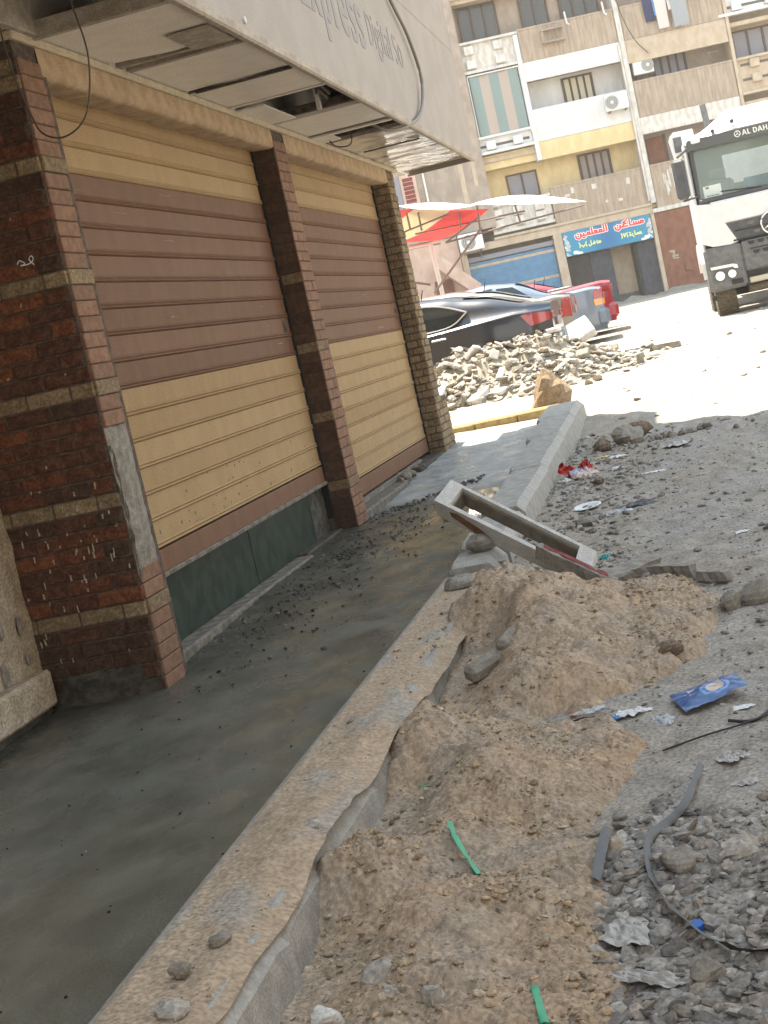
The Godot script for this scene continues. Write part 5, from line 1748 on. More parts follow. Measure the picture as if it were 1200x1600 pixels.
# ------------------------------------------------------------ sand, rubble, stones
var heaps := []
func sand_heap(label: String, cx: float, cz: float, rx: float, rz: float, h: float, turn: float, sd: float, lim := -9.0):
	var n := 150
	var xs := PackedFloat32Array(); var zs := PackedFloat32Array()
	for i in n + 1:
		xs.append(lerpf(-1.25, 1.25, i / float(n)) * rx); zs.append(lerpf(1.25, -1.25, i / float(n)) * rz)
	var hf := func(x, z):
		var wx: float = cx + x * cos(turn) + z * sin(turn); var wz: float = cz - x * sin(turn) + z * cos(turn)
		var r := sqrt(pow(x / rx, 2.0) + pow(z / rz, 2.0)) * (1.0 + 0.35 * lump.get_noise_2d(wx * 1.6 + sd, wz * 1.6))
		var f := pow(clampf(1.0 - r, 0, 1), 0.85)
		var y := f * h * (1.0 + 0.22 * lump.get_noise_2d(wx * 2.5, wz * 2.5 + sd))
		var e := smoothstep(0.0, 0.2, f)
		y += e * (0.013 * lump.get_noise_2d(wx * 5.0 + sd, wz * 5.0) + 0.012 * maxf(0.0, fine.get_noise_2d(wx * 1.3, wz * 1.3)) + 0.010 * fine.get_noise_2d(wx * 3.5, wz * 3.5))
		y *= 1.0 - 0.85 * kerb_bare(wz) * smoothstep(-0.98, -1.28, wx)
		return ground_h(maxf(wx, -1.45), wz) + y - 0.03 * (1.0 - e) - 0.3 * smoothstep(-1.44, -1.55, wx) * float(wz > -9.0 and kerb_bank(wz) < 0.1)
	var cf := func(x, z):
		var wx: float = cx + x * cos(turn) + z * sin(turn); var wz: float = cz - x * sin(turn) + z * cos(turn)
		var q: float = lump.get_noise_2d(wx * 2.2 + 30, wz * 2.2)
		return Color(0.48, 0.36, 0.248).lerp(Color(0.44, 0.362, 0.282), clampf(0.5 + q * 1.2, 0, 1)) * (1.0 + 0.30 * lump.get_noise_2d(wx * 8.0, wz * 8.0 + 4))
	heaps.append([cx, cz, rx, rz, turn, hf])
	var o := put("sand_heap", field(xs, zs, hf, cf), M.sand, self)
	o.position = Vector3(cx, 0, cz)
	o.rotation.y = turn
	return tag(o, label, "sand heap", "heaps of orange sand along the kerb")

func sand_heaps():
	sand_heap("tall heap of orange sand below the leaning concrete frame", -0.95, -7.0, 0.62, 1.45, 0.30, 0.12, 1.0)
	sand_heap("small mound of orange sand right of the tall heap, below the broken planks", -0.48, -7.1, 0.38, 1.0, 0.16, 0.0, 12.0)
	sand_heap("low wide spill of orange sand against the kerb, below the tall heap", -1.02, -5.05, 0.55, 1.0, 0.15, 0.15, 22.0)
	sand_heap("nearest heap of pinkish sand spilling over the kerb at the bottom of the view", -1.05, -3.85, 0.50, 0.72, 0.13, 0.0, 35.0)
	sand_heap("thin fan of sand lying at the right of the nearest heap", -0.86, -3.55, 0.42, 0.75, 0.06, 0.1, 47.0)

func scatter(called: String, label: String, meshes: Array, count: int, where: Callable, size: Callable, tones: Array, m, parent = self):
	var per := count / meshes.size()
	for v in meshes.size():
		var mm := MultiMesh.new()
		mm.transform_format = MultiMesh.TRANSFORM_3D
		mm.use_colors = true
		mm.mesh = meshes[v]
		mm.instance_count = per
		for i in per:
			var s: float = size.call()
			var b := Basis.from_euler(Vector3(rng.randfn() * 0.35, rng.randf() * TAU, rng.randfn() * 0.35)).scaled_local(Vector3(s * rng.randf_range(0.7, 1.35), s * rng.randf_range(0.55, 1.0), s))
			var p: Vector3 = where.call()
			mm.set_instance_transform(i, Transform3D(b, p + Vector3(0, s * 0.22, 0)))
			var c: Color = tones[rng.randi() % tones.size()]
			mm.set_instance_color(i, c * rng.randf_range(0.7, 1.25))
		var o := MultiMeshInstance3D.new()
		o.name = numbered(called, parent)
		o.multimesh = mm
		o.material_override = m
		parent.add_child(o, true)
		tag(o, label, "gravel" if parent == self else "", "", "stuff")

func rubble():
	var t := thing("rubble_pile", "sunlit pile of pale broken concrete in front of the parked cars", "rubble", Vector3.ZERO)
	var c := Vector3(-2.3, 0.0, -21.9)
	var hgt := func(x, z) -> float:
		var a := sqrt(pow((x + 2.75) / 2.25, 2.0) + pow((z + 22.0) / 1.55, 2.0)) * (1.0 + 0.25 * lump.get_noise_2d(x * 0.9, z * 0.9))
		return 0.66 * smoothstep(1.0, 0.2, a) * (1.0 + 0.3 * lump.get_noise_2d(x * 1.7, z * 1.7))
	var col := func(x, z): return Color(0.45, 0.41, 0.34) * (1.0 + 0.3 * lump.get_noise_2d(x * 6, z * 6))
	var base := func(x, z) -> float: return road_y(z) - 0.03 + hgt.call(x, z) + 0.06 * lump.get_noise_2d(x * 5, z * 5)
	put("mound", field(spread([[-5.6, -0.3, 0.06]]), spread([[-20.2, -23.8, -0.06]]), base, col), M.dirt, t)
	rng.seed = 99
	var ms := []
	for i in 5: ms.append(stone(100 + i, 0.5, 12, 6, 8))
	var wh := func():
		for q in 30:
			var x := rng.randf_range(-5.2, -0.4); var z := rng.randf_range(-23.4, -20.3)
			var h: float = hgt.call(x, z)
			if h > 0.04 or rng.randf() < 0.10: return Vector3(x, base.call(x, z) - 0.01, z)
		return Vector3(-3, 0.5, -22)
	scatter("rubble_fragments", "", ms, 4200, wh, func(): return 0.022 + 0.085 * pow(rng.randf(), 2.4), [Color(0.60, 0.57, 0.51), Color(0.54, 0.50, 0.43), Color(0.42, 0.37, 0.30)], M.stone, t)
	for i in 46:  # slabs and blocks one can pick out
		var p: Vector3 = wh.call()
		var st := S()
		var sz := Vector3(rng.randf_range(0.10, 0.26), rng.randf_range(0.03, 0.08), rng.randf_range(0.06, 0.17))
		bx(st, -sz / 2, sz / 2, 0.012)
		var o := obj("concrete_slab", st, M.grey_concrete if i % 3 else M.mortar, t)
		o.position = p + Vector3(0, 0.07, 0)
		o.rotation = Vector3(rng.randfn() * 0.5, rng.randf() * TAU, rng.randfn() * 0.5)
	# two long posts and a big tilted slab
	for q in [[Vector3(-3.42, 0.62, -21.35), Vector3(0.16, 0.12, 0.75), Vector3(0.5, 0.35, 0.0)], [Vector3(-2.98, 0.48, -20.95), Vector3(0.20, 0.15, 0.62), Vector3(0.35, -0.5, 0.1)], [Vector3(-3.62, 0.55, -20.9), Vector3(0.2, 0.1, 0.5), Vector3(0.4, -0.2, 0.2)], [Vector3(-1.72, 0.98, -22.5), Vector3(0.52, 0.12, 0.5), Vector3(0.45, 0.3, 0.35)], [Vector3(-2.55, 0.98, -22.6), Vector3(0.6, 0.1, 0.4), Vector3(0.2, 0.1, 0.05)]]:
		var st := S()
		bx(st, -q[1] / 2, q[1] / 2, 0.015)
		var o := obj("concrete_slab", st, M.grey_concrete, t)
		o.position = q[0]
		o.rotation = q[2]

func rock(called: String, label: String, category: String, x: float, z: float, size: Vector3, sd: int, m, turn := 0.0, lift := 0.0, base := 99.0, tilt := 0.0, group := ""):
	var o := put(called, stone(sd, 0.8, 11, 9, 13, 0.045), m, self)
	var y := ground_h(maxf(x, -1.45), z) if base > 90.0 else base
	o.position = Vector3(x, y + size.y * 0.35 + lift, z)
	o.scale = size / Vector3(0.75, 0.6, 0.75) * 0.5
	o.rotation = Vector3(tilt, turn, tilt * 0.6)
	return tag(o, label, category, group)

func rocks():
	# the wedge of brown stone on the end of the kerb
	rock("kerb_stone_wedge", "upright brown stone wedge standing at the far end of the kerb", "stone", -1.90, -18.6, Vector3(0.48, 0.62, 0.35), 301, M.dark_rock if M.has("dark_rock") else surf("dark_rock", Color(0.26, 0.19, 0.12), Color(0.36, 0.275, 0.185), 0.95, 1.0, Vector3.ONE * 1.6, 0.9), 0.4, 0.0, 0.12)
	surf("brown_rock", Color(0.13, 0.095, 0.07), Color(0.25, 0.20, 0.155), 0.95, 1.0, Vector3.ONE * 2.4, 0.9)
	surf("pale_rock", Color(0.36, 0.33, 0.29), Color(0.48, 0.45, 0.40), 0.95, 0.8, Vector3.ONE * 2.4, 0.9)
	rock("boulder", "large grey broken concrete lump at the edge of the sunlight", "stone", -0.83, -14.35, Vector3(0.30, 0.19, 0.24), 302, M.mortar, 0.2)
	rock("boulder", "brown slab of stone leaning on the back of the large grey lump", "stone", -0.72, -14.55, Vector3(0.30, 0.19, 0.16), 303, M.brown_rock, 0.9, 0.04)
	rock("boulder", "small brown boulder left of the large grey lump", "stone", -1.06, -14.1, Vector3(0.17, 0.13, 0.14), 304, M.brown_rock, 1.3)
	rock("boulder", "dark grey stone lying on the kerb beside the tall sand heap", "stone", -1.50, -8.15, Vector3(0.16, 0.09, 0.12), 305, M.mortar, 0.3, 0.0, 0.05)
	var st := S()
	for q in [[Vector3(0, 0.0, 0), Vector3(0.30, 0.075, 0.085), 0.0], [Vector3(0.10, 0.05, -0.01), Vector3(0.14, 0.05, 0.07), 0.4]]:
		bx(st, -q[1] / 2, q[1] / 2, 0.018, Transform3D(Basis(Vector3.UP, q[2]), q[0]))
	var o := obj("concrete_fragment", st, M.mortar, self)
	o.position = Vector3(-1.11, 0.02, -6.42); o.rotation = Vector3(0.25, 0.75, 0.22)
	tag(o, "long broken concrete fragment lying on the front of the tall sand heap", "stone")
	var list := [
		["round grey stone at the foot of the small sand mound", -0.50, -6.5, 0.085, 0.09, 306, "mortar"],
		["flat brown stone right of the round grey stone below the small mound", -0.36, -6.35, 0.17, 0.075, 307, "brown_rock"],
		["bluish stone at the bottom right of the tall sand heap", -0.68, -6.0, 0.085, 0.075, 308, "grey_concrete"],
		["reddish pebble stone beside the bluish stone", -0.60, -6.08, 0.06, 0.04, 309, "brown_rock"],
		["white chip of stone on the sand below the exposed kerb", -1.22, -5.62, 0.055, 0.035, 310, "board_white"],
		["sandy clod half way down the low wide spill, left", -1.17, -5.1, 0.055, 0.045, 311, "brown_rock"],
		["sandy lump by the left end of the short green strap", -0.93, -4.08, 0.095, 0.07, 312, "brown_rock"],
		["cracked sandy lump right of the short green strap", -0.83, -4.02, 0.075, 0.055, 313, "dark_rock"],
		["flat pale slab of stone at the bottom left of the nearest heap", -1.06, -3.58, 0.115, 0.07, 314, "pale_rock"],
		["grey stone in front of the flat pale slab, bottom of the view", -1.02, -3.44, 0.075, 0.06, 315, "pale_rock"],
		["pinkish stone right of the flat pale slab", -0.965, -3.62, 0.08, 0.045, 316, "brown_rock"],
		["pale rounded stone at the bottom edge, middle", -0.90, -3.40, 0.07, 0.06, 317, "pale_rock"],
		["grey stone at the very bottom beside the exposed kerb", -1.17, -3.36, 0.09, 0.06, 318, "grey_concrete"],
		["light grey stone on the sand above the white tissue", -0.78, -4.80, 0.06, 0.04, 319, "pale_rock"],
		["sand coloured rock with a dark underside near the bottom middle", -1.06, -3.92, 0.11, 0.07, 320, "dark_rock"],
		["grey stone with a dark hollow lying on the kerb sand, bottom left", -1.50, -3.36, 0.055, 0.04, 321, "mortar", 0.06],
		["pale flat stone on the kerb sand at the bottom edge, left", -1.46, -3.15, 0.10, 0.03, 322, "pale_rock", 0.06],
		["dark flat stone on the kerb sand above the pale flat stone", -1.46, -3.53, 0.06, 0.035, 323, "mortar", 0.06],
		["small dark clod alone on the kerb top, middle of its length", -1.55, -5.55, 0.045, 0.03, 324, "mortar", 0.06],
		["flat grey stone on the kerb top where the sand begins", -1.40, -4.32, 0.07, 0.04, 325, "pale_rock", 0.06],
		["wide pale block lying among the gravel at the right edge", -0.16, -4.15, 0.13, 0.06, 326, "pale_rock"],
		["tan flat block lying among the gravel left of the black strap", -0.33, -4.10, 0.12, 0.05, 327, "mortar"],
		["large angular grey stone in the gravel at the bottom right", -0.27, -3.42, 0.085, 0.06, 328, "mortar"],
		["pale stone half buried in the road at the end of the sand spill", -0.83, -5.5, 0.09, 0.05, 329, "pale_rock"],
		["broken grey brick at the right edge beside the planks", 0.02, -7.1, 0.16, 0.12, 330, "mortar"],
		["second broken brick left of the one at the right edge", -0.09, -7.0, 0.11, 0.09, 331, "mortar"],
		["small brown stone in the shade below the red wrapper", -0.98, -12.0, 0.10, 0.06, 332, "brown_rock"],
		["flat grey slab of concrete below the white plate", -0.96, -10.2, 0.20, 0.06, 333, "mortar"]]
	for i in list.size():
		var q: Array = list[i]
		rock("stone", q[0], "stone", q[1], q[2], Vector3(q[3], q[4], q[3] * 0.8), q[5], M[q[6]], i * 1.3, 0.03 if (q[2] > -6.6 and q[1] < -0.75 and q.size() < 8) else 0.0, q[7] if q.size() > 7 else 99.0)
	rock("prop_stone", "block of stone wedged under the hollow concrete block on the kerb", "stone", -1.50, -9.02, Vector3(0.15, 0.12, 0.16), 338, M.mortar, 0.4, 0.0, 0.10)
	# lumps of grey rubble strung along the sunlit edge
	rng.seed = 12
	for i in 9:
		rock("edge_rubble", "grey rubble lump in the row strung right of the large grey lump", "stone", -0.62 + 0.065 * i + rng.randf() * 0.03, -14.4 - 0.03 * i + rng.randf() * 0.1, Vector3(rng.randf_range(0.05, 0.11), 0.06, 0.07), 340 + i % 4, M.mortar, i * 1.0, 0.0, 99.0, 0.0, "row of grey rubble lumps at the edge of the shade")

# ------------------------------------------------------------ the cast concrete frame across the kerb
func concrete_frame():
	var nl := Vector3(-1.749, 0.447, -9.20); var nr := Vector3(-0.844, -0.066, -8.50)
	var w := Vector3(0.1003, 0.088, -0.172)
	var l := nr - nl
	var n := l.cross(w).normalized()
	if n.y < 0: n = -n
	var t := thing("hollow_concrete_block", "hollow oblong concrete block like a frame lying tilted across the kerb", "concrete frame", nl)
	var P := func(a: float, b: float, c: float) -> Vector3: return l * a + w.lerp(Vector3(0.0496, 0.105, -0.172), a) * b - n * c
	var dp := 0.12
	var a0 := 0.095; var a1 := 0.90; var b0 := 0.13; var b1 := 0.89
	var bar := func(called, p: Array, m):  # four plan corners, inner pair tapering downwards
		var st := S()
		var u := []; var v := []
		for q in p: u.append(P.call(q.x, q.y, 0.0)); v.append(P.call(q.x, q.y, dp))
		quad(st, u[0], u[1], u[2], u[3]); quad(st, v[3], v[2], v[1], v[0])
		for i in 4: quad(st, u[i], v[i], v[(i + 1) % 4], u[(i + 1) % 4])
		obj(called, st, m, t)
	bar.call("long_side", [Vector2(0, 0), Vector2(1, 0), Vector2(a1, b0), Vector2(a0, b0)], M.grey_concrete)
	bar.call("long_side", [Vector2(1, 1), Vector2(0, 1), Vector2(a0, b1), Vector2(a1, b1)], M.grey_concrete)
	bar.call("short_side", [Vector2(0, 1), Vector2(0, 0), Vector2(a0, b0), Vector2(a0, b1)], M.grey_concrete)
	bar.call("short_side", [Vector2(1, 0), Vector2(1, 1), Vector2(a1, b1), Vector2(a1, b0)], M.grey_concrete)
	# inner rebate, darker and browner than the outer faces
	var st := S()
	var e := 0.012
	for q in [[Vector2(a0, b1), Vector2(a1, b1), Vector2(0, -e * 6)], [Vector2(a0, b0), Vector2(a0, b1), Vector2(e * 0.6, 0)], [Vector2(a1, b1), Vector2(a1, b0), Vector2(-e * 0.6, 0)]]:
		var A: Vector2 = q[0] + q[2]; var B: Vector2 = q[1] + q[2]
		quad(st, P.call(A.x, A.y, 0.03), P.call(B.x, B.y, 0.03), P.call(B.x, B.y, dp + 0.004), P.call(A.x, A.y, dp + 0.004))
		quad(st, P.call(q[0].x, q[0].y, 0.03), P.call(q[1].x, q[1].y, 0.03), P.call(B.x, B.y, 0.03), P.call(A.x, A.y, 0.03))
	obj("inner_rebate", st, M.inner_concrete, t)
	# reddish stain on the near face
	st = S()
	var o := [Vector2(0.10, 0.035), Vector2(0.16, 0.02), Vector2(0.22, 0.035), Vector2(0.30, 0.05), Vector2(0.36, 0.075), Vector2(0.37, 0.115), Vector2(0.28, 0.11), Vector2(0.18, 0.085), Vector2(0.11, 0.065)]
	var out := -w.normalized() * 0.0025
	for i in range(1, o.size() - 1):
		tri(st, P.call(o[0].x, 0, o[0].y) + out, P.call(o[i].x, 0, o[i].y) + out, P.call(o[i + 1].x, 0, o[i + 1].y) + out)
	obj("rust_stain", st, M.rust_stain, t)

func plank(label: String, a: Vector3, b: Vector3, w: float, h: float, m, roll := 0.0):
	var d := b - a
	var x := d.normalized()
	var z := x.cross(Vector3.UP).normalized()
	var y := z.cross(x)
	var st := S()
	var n := 8
	var r := RandomNumberGenerator.new(); r.seed = int(a.x * 1000)
	var rows := []
	for i in n + 1:
		var e := 0.006
		var k := func(yy, zz): return V(d.length() * i / n + (r.randf_range(-0.02, 0.02) if i == 0 or i == n else 0.0), yy + r.randf_range(-e, e) * 0.5, zz + r.randf_range(-e, e))
		var q := [k.call(-h / 2, -w / 2), k.call(h / 2, -w / 2), k.call(h / 2, w / 2), k.call(-h / 2, w / 2)]
		q.append(q[0])
		rows.append(q)
	sheet(st, rows)
	for row in [rows[0], rows[-1]]: quad(st, row[0], row[1], row[2], row[3])
	var o := obj("broken_plank", st, m, self)
	o.transform = Transform3D(Basis(x, y, z) * Basis(Vector3.RIGHT, roll), a)
	return tag(o, label, "plank")

# ------------------------------------------------------------ litter
func crumple(called: String, label: String, category: String, at: Vector3, sx: float, sz: float, h: float, m, turn := 0.0, sd := 0, n := 18):
	var rows := []
	for i in n + 1:
		var row := []
		for k in n + 1:
			var u := i / float(n) - 0.5; var v := k / float(n) - 0.5
			var q := Vector2(u, v) * 2.0
			q = Vector2(q.x * sqrt(1.0 - q.y * q.y * 0.42), q.y * sqrt(1.0 - q.x * q.x * 0.42))  # a rounded scrap, torn along its edge
			var r := q.length()
			q *= 1.0 + 0.45 * r * crease.get_noise_2d(atan2(q.y, q.x) * 0.9 + sd, 3.0)
			var y := 0.004 + h * 0.5 * (absf(crease.get_noise_2d(q.x * 1.1 + sd, q.y * 1.1)) * 2.0 + absf(crease.get_noise_2d(q.x * 2.2 + sd, q.y * 2.2 + 9)) * 0.4)
			row.append(V(q.x * sx * 0.5, y * (1.0 - 0.5 * r), q.y * sz * 0.5))
		rows.append(row)
	var st := S()
	sheet(st, rows)
	var o := obj(called, st, m, self)
	o.position = Vector3(at.x, ground_h(at.x, at.z) + at.y, at.z)
	o.rotation.y = turn
	return tag(o, label, category)

func strap(called: String, label: String, pts: Array, w: float, m, tilt := 0.0):
	var p := spline(pts, 6)
	var rows := []
	for i in p.size():
		var d: Vector3 = (p[mini(i + 1, p.size() - 1)] - p[maxi(i - 1, 0)]).normalized()
		var s := d.cross(Vector3.UP).normalized()
		var a := tilt + 0.7 * lump.get_noise_1d(i * 0.35 + w * 100)
		s = s * cos(a) + Vector3.UP * sin(a)
		rows.append([p[i] - s * w / 2, p[i] + d.cross(s) * -0.003, p[i] + s * w / 2])
	var st := S(true)
	sheet(st, rows, false, 0.002)
	var o := obj(called, st, m, self)
	return tag(o, label, "strap")

func G(x: float, z: float, up := 0.012) -> Vector3: return Vector3(x, ground_h(x, z) + up, z)

func packet_print() -> ImageTexture:
	var img := Image.create(256, 160, false, Image.FORMAT_RGB8)
	for y in 160:
		for x in 256:
			var f := 0.5 + 0.5 * lump.get_noise_2d(x * 0.02, y * 0.03)
			img.set_pixel(x, y, Color(0.17, 0.29, 0.50).lerp(Color(0.30, 0.44, 0.63), f))
	for r in [[56, Color(0.42, 0.58, 0.78)], [44, Color(0.24, 0.40, 0.68)], [34, Color(0.72, 0.68, 0.62)]]:
		for k in 50:
			var a: float = TAU * k / 50
			stroke(img, [Vector2(150, 90), Vector2(150 + cos(a) * r[0], 90 + sin(a) * r[0] * 0.75)], 3, r[1])
	stroke(img, [Vector2(135, 80), Vector2(150, 95), Vector2(165, 80)], 4, Color(0.70, 0.45, 0.40))
	stroke(img, [Vector2(60, 40), Vector2(80, 40), Vector2(80, 56), Vector2(60, 56), Vector2(60, 40)], 3, Color(0.78, 0.80, 0.84))
	stroke(img, [Vector2(40, 60), Vector2(56, 84)], 3, Color(0.70, 0.74, 0.80))
	stroke(img, [Vector2(110, 26), Vector2(122, 30)], 8, Color(0.74, 0.74, 0.50))
	stroke(img, [Vector2(214, 44), Vector2(228, 48)], 8, Color(0.62, 0.40, 0.50))
	return ImageTexture.create_from_image(img)

func litter():
	# the blue packet
	var m := StandardMaterial3D.new()
	m.albedo_texture = packet_print()
	m.roughness = 0.28
	M.packet = m
	var st := S(true)
	var n := 16
	var pt := func(i, k):
		var u: float = i / float(n) - 0.5; var v: float = k / float(n) - 0.5
		return V(u * 0.30, 0.018 + 0.022 * sin(PI * (u + 0.5)) * sin(PI * (v + 0.5)) + 0.020 * absf(lump.get_noise_2d(u * 6, v * 6)) + 0.02 * maxf(0, u), v * 0.20 * (1.0 - 0.25 * u))
	for i in n:
		for k in n:
			for q in [[i, k], [i, k + 1], [i + 1, k + 1], [i, k], [i + 1, k + 1], [i + 1, k]]:
				st.set_uv(Vector2(q[0] / float(n), q[1] / float(n))); st.add_vertex(pt.call(q[0], q[1]))
	var o := obj("blue_packet", st, m, self)
	o.position = G(-0.215, -5.66, 0.004); o.rotation = Vector3(0.12, 0.33, 0.10); o.scale = Vector3(0.86, 1.0, 0.82)
	tag(o, "crushed shiny blue food packet with a pale round print", "packet")
	crumple("paper_scrap", "pale torn card under the right end of the blue packet", "paper", V(-0.10, 0.0, -5.55), 0.10, 0.06, 0.012, M.litter_white, 0.3, 3)
	crumple("clear_bag", "clear plastic bag scrap touching the left end of the blue packet", "plastic bag", V(-0.40, 0.004, -5.52), 0.09, 0.12, 0.03, M.clear_plastic, 0.2, 5)
	crumple("clear_bag", "clear bag with a bluish corner left of the blue packet", "plastic bag", V(-0.50, 0.004, -5.60), 0.14, 0.09, 0.035, M.litter_white, 0.4, 8)
	crumple("paper_scrap", "pale blue corner of wrapper beside the clear bag", "wrapper", V(-0.565, 0.01, -5.57), 0.04, 0.04, 0.02, M.cloth_blue, 0.4, 18)
	crumple("clear_bag", "small clear wrapper with a pink end, leftmost of the clear scraps", "plastic bag", V(-0.66, 0.004, -5.70), 0.14, 0.07, 0.02, M.clear_plastic, 0.3, 9)
	crumple("pink_scrap", "tiny bright pink scrap at the end of the clear wrapper", "wrapper", V(-0.735, 0.006, -5.72), 0.025, 0.03, 0.015, M.litter_pink, 0.3, 2)
	crumple("plastic_sheet", "round translucent sheet of plastic half covered by sand", "plastic sheet", V(-0.70, 0.01, -5.24), 0.20, 0.26, 0.02, M.plastic_grey, 0.2, 14)
	strap("plastic_edge_strip", "dark strip curling out of the sand at the translucent sheet", [G(-0.83, -5.40, 0.02), G(-0.79, -5.50, 0.03), G(-0.72, -5.56, 0.03), G(-0.60, -5.58, 0.02)], 0.022, M.strap_black, 0.6)
	strap("dark_strap", "long dark rubber strap winding through the gravel", [G(-0.255, -4.86, 0.03), G(-0.30, -4.58, 0.04), G(-0.345, -4.45, 0.03), G(-0.405, -4.28, 0.03), G(-0.41, -4.10, 0.03), G(-0.37, -3.88, 0.035), G(-0.27, -3.64, 0.04), G(-0.18, -3.53, 0.03), G(-0.08, -3.47, 0.02)], 0.024, M.strap_black, 0.8)
	strap("short_dark_strap", "short dark strap standing upright in the gravel by the sand", [G(-0.535, -4.38, 0.05), G(-0.54, -4.20, 0.045), G(-0.55, -4.02, 0.03)], 0.030, M.strap_black, 0.5)
	strap("green_strap", "long bright green packing strap at the bottom edge of the view", [G(-0.715, -3.68, 0.03), G(-0.685, -3.52, 0.035), G(-0.655, -3.38, 0.04), G(-0.62, -3.22, 0.04)], 0.020, M.strap_green, 0.2)
	strap("green_strap", "short twisted green packing strap on the sand, above the longer one", [G(-1.015, -4.46, 0.10), G(-0.98, -4.34, 0.095), G(-0.94, -4.24, 0.085), G(-0.885, -4.12, 0.07)], 0.020, M.strap_green, 0.5)
	strap("green_scrap", "tiny dark green scrap on the sand left of the short green strap", [G(-1.17, -4.83, 0.12), G(-1.13, -4.79, 0.12)], 0.015, M.strap_green, 0.3)
	# bottle cap
	var cap := thing("bottle_cap", "blue plastic bottle cap beside the dark strap", "bottle cap", G(-0.285, -3.735, 0.012))
	cap.rotation = Vector3(0.35, 0.2, 0.1)
	st = S()
	var out := PackedVector2Array()
	for k in 48: out.append(Vector2(cos(TAU * k / 48), sin(TAU * k / 48)) * (0.0165 if k % 2 else 0.0158))
	prism(st, out, 0.0, 0.014, Transform3D(Basis(Vector3.RIGHT, -PI / 2), Vector3.ZERO))
	obj("skirt", st, M.cap_blue, cap)
	st = S()
	disc(st, 0.0145, 0.014, 0.0158, Transform3D(Basis(Vector3.RIGHT, -PI / 2), Vector3.ZERO), 32)
	obj("top", st, M.cap_blue, cap)
	crumple("tissue", "crumpled lilac white tissue on the edge of the sand", "tissue", V(-0.69, 0.02, -4.28), 0.075, 0.09, 0.035, M.litter_lilac, 0.4, 21)
	crumple("plastic_film", "torn grey white plastic film tangled in the gravel, upper piece", "plastic film", V(-0.47, 0.02, -3.74), 0.12, 0.20, 0.018, M.plastic_grey, 0.3, 25, 26)
	crumple("plastic_film", "torn grey white plastic film tangled in the gravel, lower long piece", "plastic film", V(-0.40, 0.02, -3.46), 0.20, 0.07, 0.022, M.plastic_grey, -0.5, 29, 26)
	# red and white wrapper
	var rw := thing("red_wrapper", "torn red, white and blue plastic wrapper against the kerb foot", "wrapper", G(-1.17, -12.6, 0.03), 0.3)
	var piece := func(at: Vector3, sx: float, sy: float, mm, sd: int, tilt: Vector3):
		var rows := []
		for i in 9:
			var row := []
			for k in 9:
				var u := i / 8.0 - 0.5; var v := k / 8.0 - 0.5
				row.append(V(u * sx, v * sy + 0.03 * lump.get_noise_2d(u * 4 + sd, v * 4), 0.06 * lump.get_noise_2d(u * 5 + sd, v * 5)))
			rows.append(row)
		var q := S()
		sheet(q, rows)
		var w := obj("film", q, mm, rw)
		w.position = at; w.rotation = tilt
	piece.call(V(-0.09, 0.05, 0), 0.14, 0.09, M.litter_red, 2, Vector3(-0.5, 0, -0.5))
	piece.call(V(0.08, 0.04, 0.02), 0.10, 0.12, M.litter_red, 7, Vector3(-0.7, 0.3, 0.2))
	piece.call(V(0.0, 0.015, 0.06), 0.16, 0.09, M.litter_lilac, 12, Vector3(-1.0, 0, 0))
	piece.call(V(0.03, 0.0, 0.14), 0.22, 0.10, M.cloth_pale, 15, Vector3(-1.3, 0, 0))
	# white plate
	var pl := thing("paper_plate", "round white paper plate lying on the stones", "plate", G(-1.0, -10.88, 0.012))
	pl.rotation = Vector3(0.08, 0, 0.05)
	st = S(true)
	var rows := []
	for q in [[0.0, 0.0], [0.065, 0.0], [0.08, 0.012], [0.105, 0.018], [0.107, 0.015]]:
		var row := []
		for k in 33: row.append(V(cos(TAU * k / 32) * q[0], q[1], sin(TAU * k / 32) * q[0]))
		rows.append(row)
	sheet(st, rows)
	obj("dish", st, M.litter_white, pl)
	crumple("grey_bag", "flattened dark grey plastic bag right of the white plate", "plastic bag", V(-0.62, 0.0, -10.75), 0.30, 0.24, 0.04, M.strap_black, 0.2, 33)
	crumple("pale_bag", "pale plastic scrap between the white plate and the grey bag", "plastic bag", V(-0.78, 0.0, -10.55), 0.20, 0.20, 0.03, M.clear_plastic, 0.1, 35)
	crumple("paper_scrap", "white paper scrap below the brown boulder", "paper", V(-0.94, 0.0, -13.62), 0.20, 0.24, 0.02, M.litter_white, 0.1, 41)
	crumple("paper_scrap", "yellowish paper scrap below the small brown boulder", "paper", V(-1.04, 0.0, -13.75), 0.13, 0.16, 0.02, M.litter_yellow, 0.2, 43)
	crumple("paper_scrap", "bluish white crumpled cup right of the red wrapper", "paper", V(-0.87, 0.0, -12.9), 0.11, 0.18, 0.035, M.litter_white, 0.4, 45)
	crumple("paper_scrap", "folded pale card right of the large grey lump", "paper", V(-0.36, 0.0, -13.7), 0.22, 0.26, 0.04, M.plastic_grey, -0.3, 47)
	crumple("paper_scrap", "long pale strip of paper on the bare road, middle", "paper", V(-0.55, 0.0, -12.3), 0.18, 0.10, 0.015, M.litter_white, 0.0, 49)
	crumple("paper_scrap", "small white scrap on the bare road near the right edge, upper", "paper", V(0.02, 0.0, -8.9), 0.09, 0.07, 0.015, M.litter_white, 0.3, 51)
	crumple("paper_scrap", "small white scrap on the bare road near the right edge, lower", "paper", V(-0.01, 0.0, -8.55), 0.10, 0.06, 0.015, M.plastic_grey, 0.3, 53)
	crumple("paper_scrap", "pale folded paper on the road above the long dark strap", "paper", V(-0.16, 0.0, -4.93), 0.10, 0.09, 0.02, M.plastic_grey, -0.5, 55)
	crumple("paper_scrap", "pale scrap beside the folded paper, right of the dark strap", "paper", V(-0.12, 0.0, -4.72), 0.09, 0.06, 0.015, M.plastic_grey, 0.5, 57)
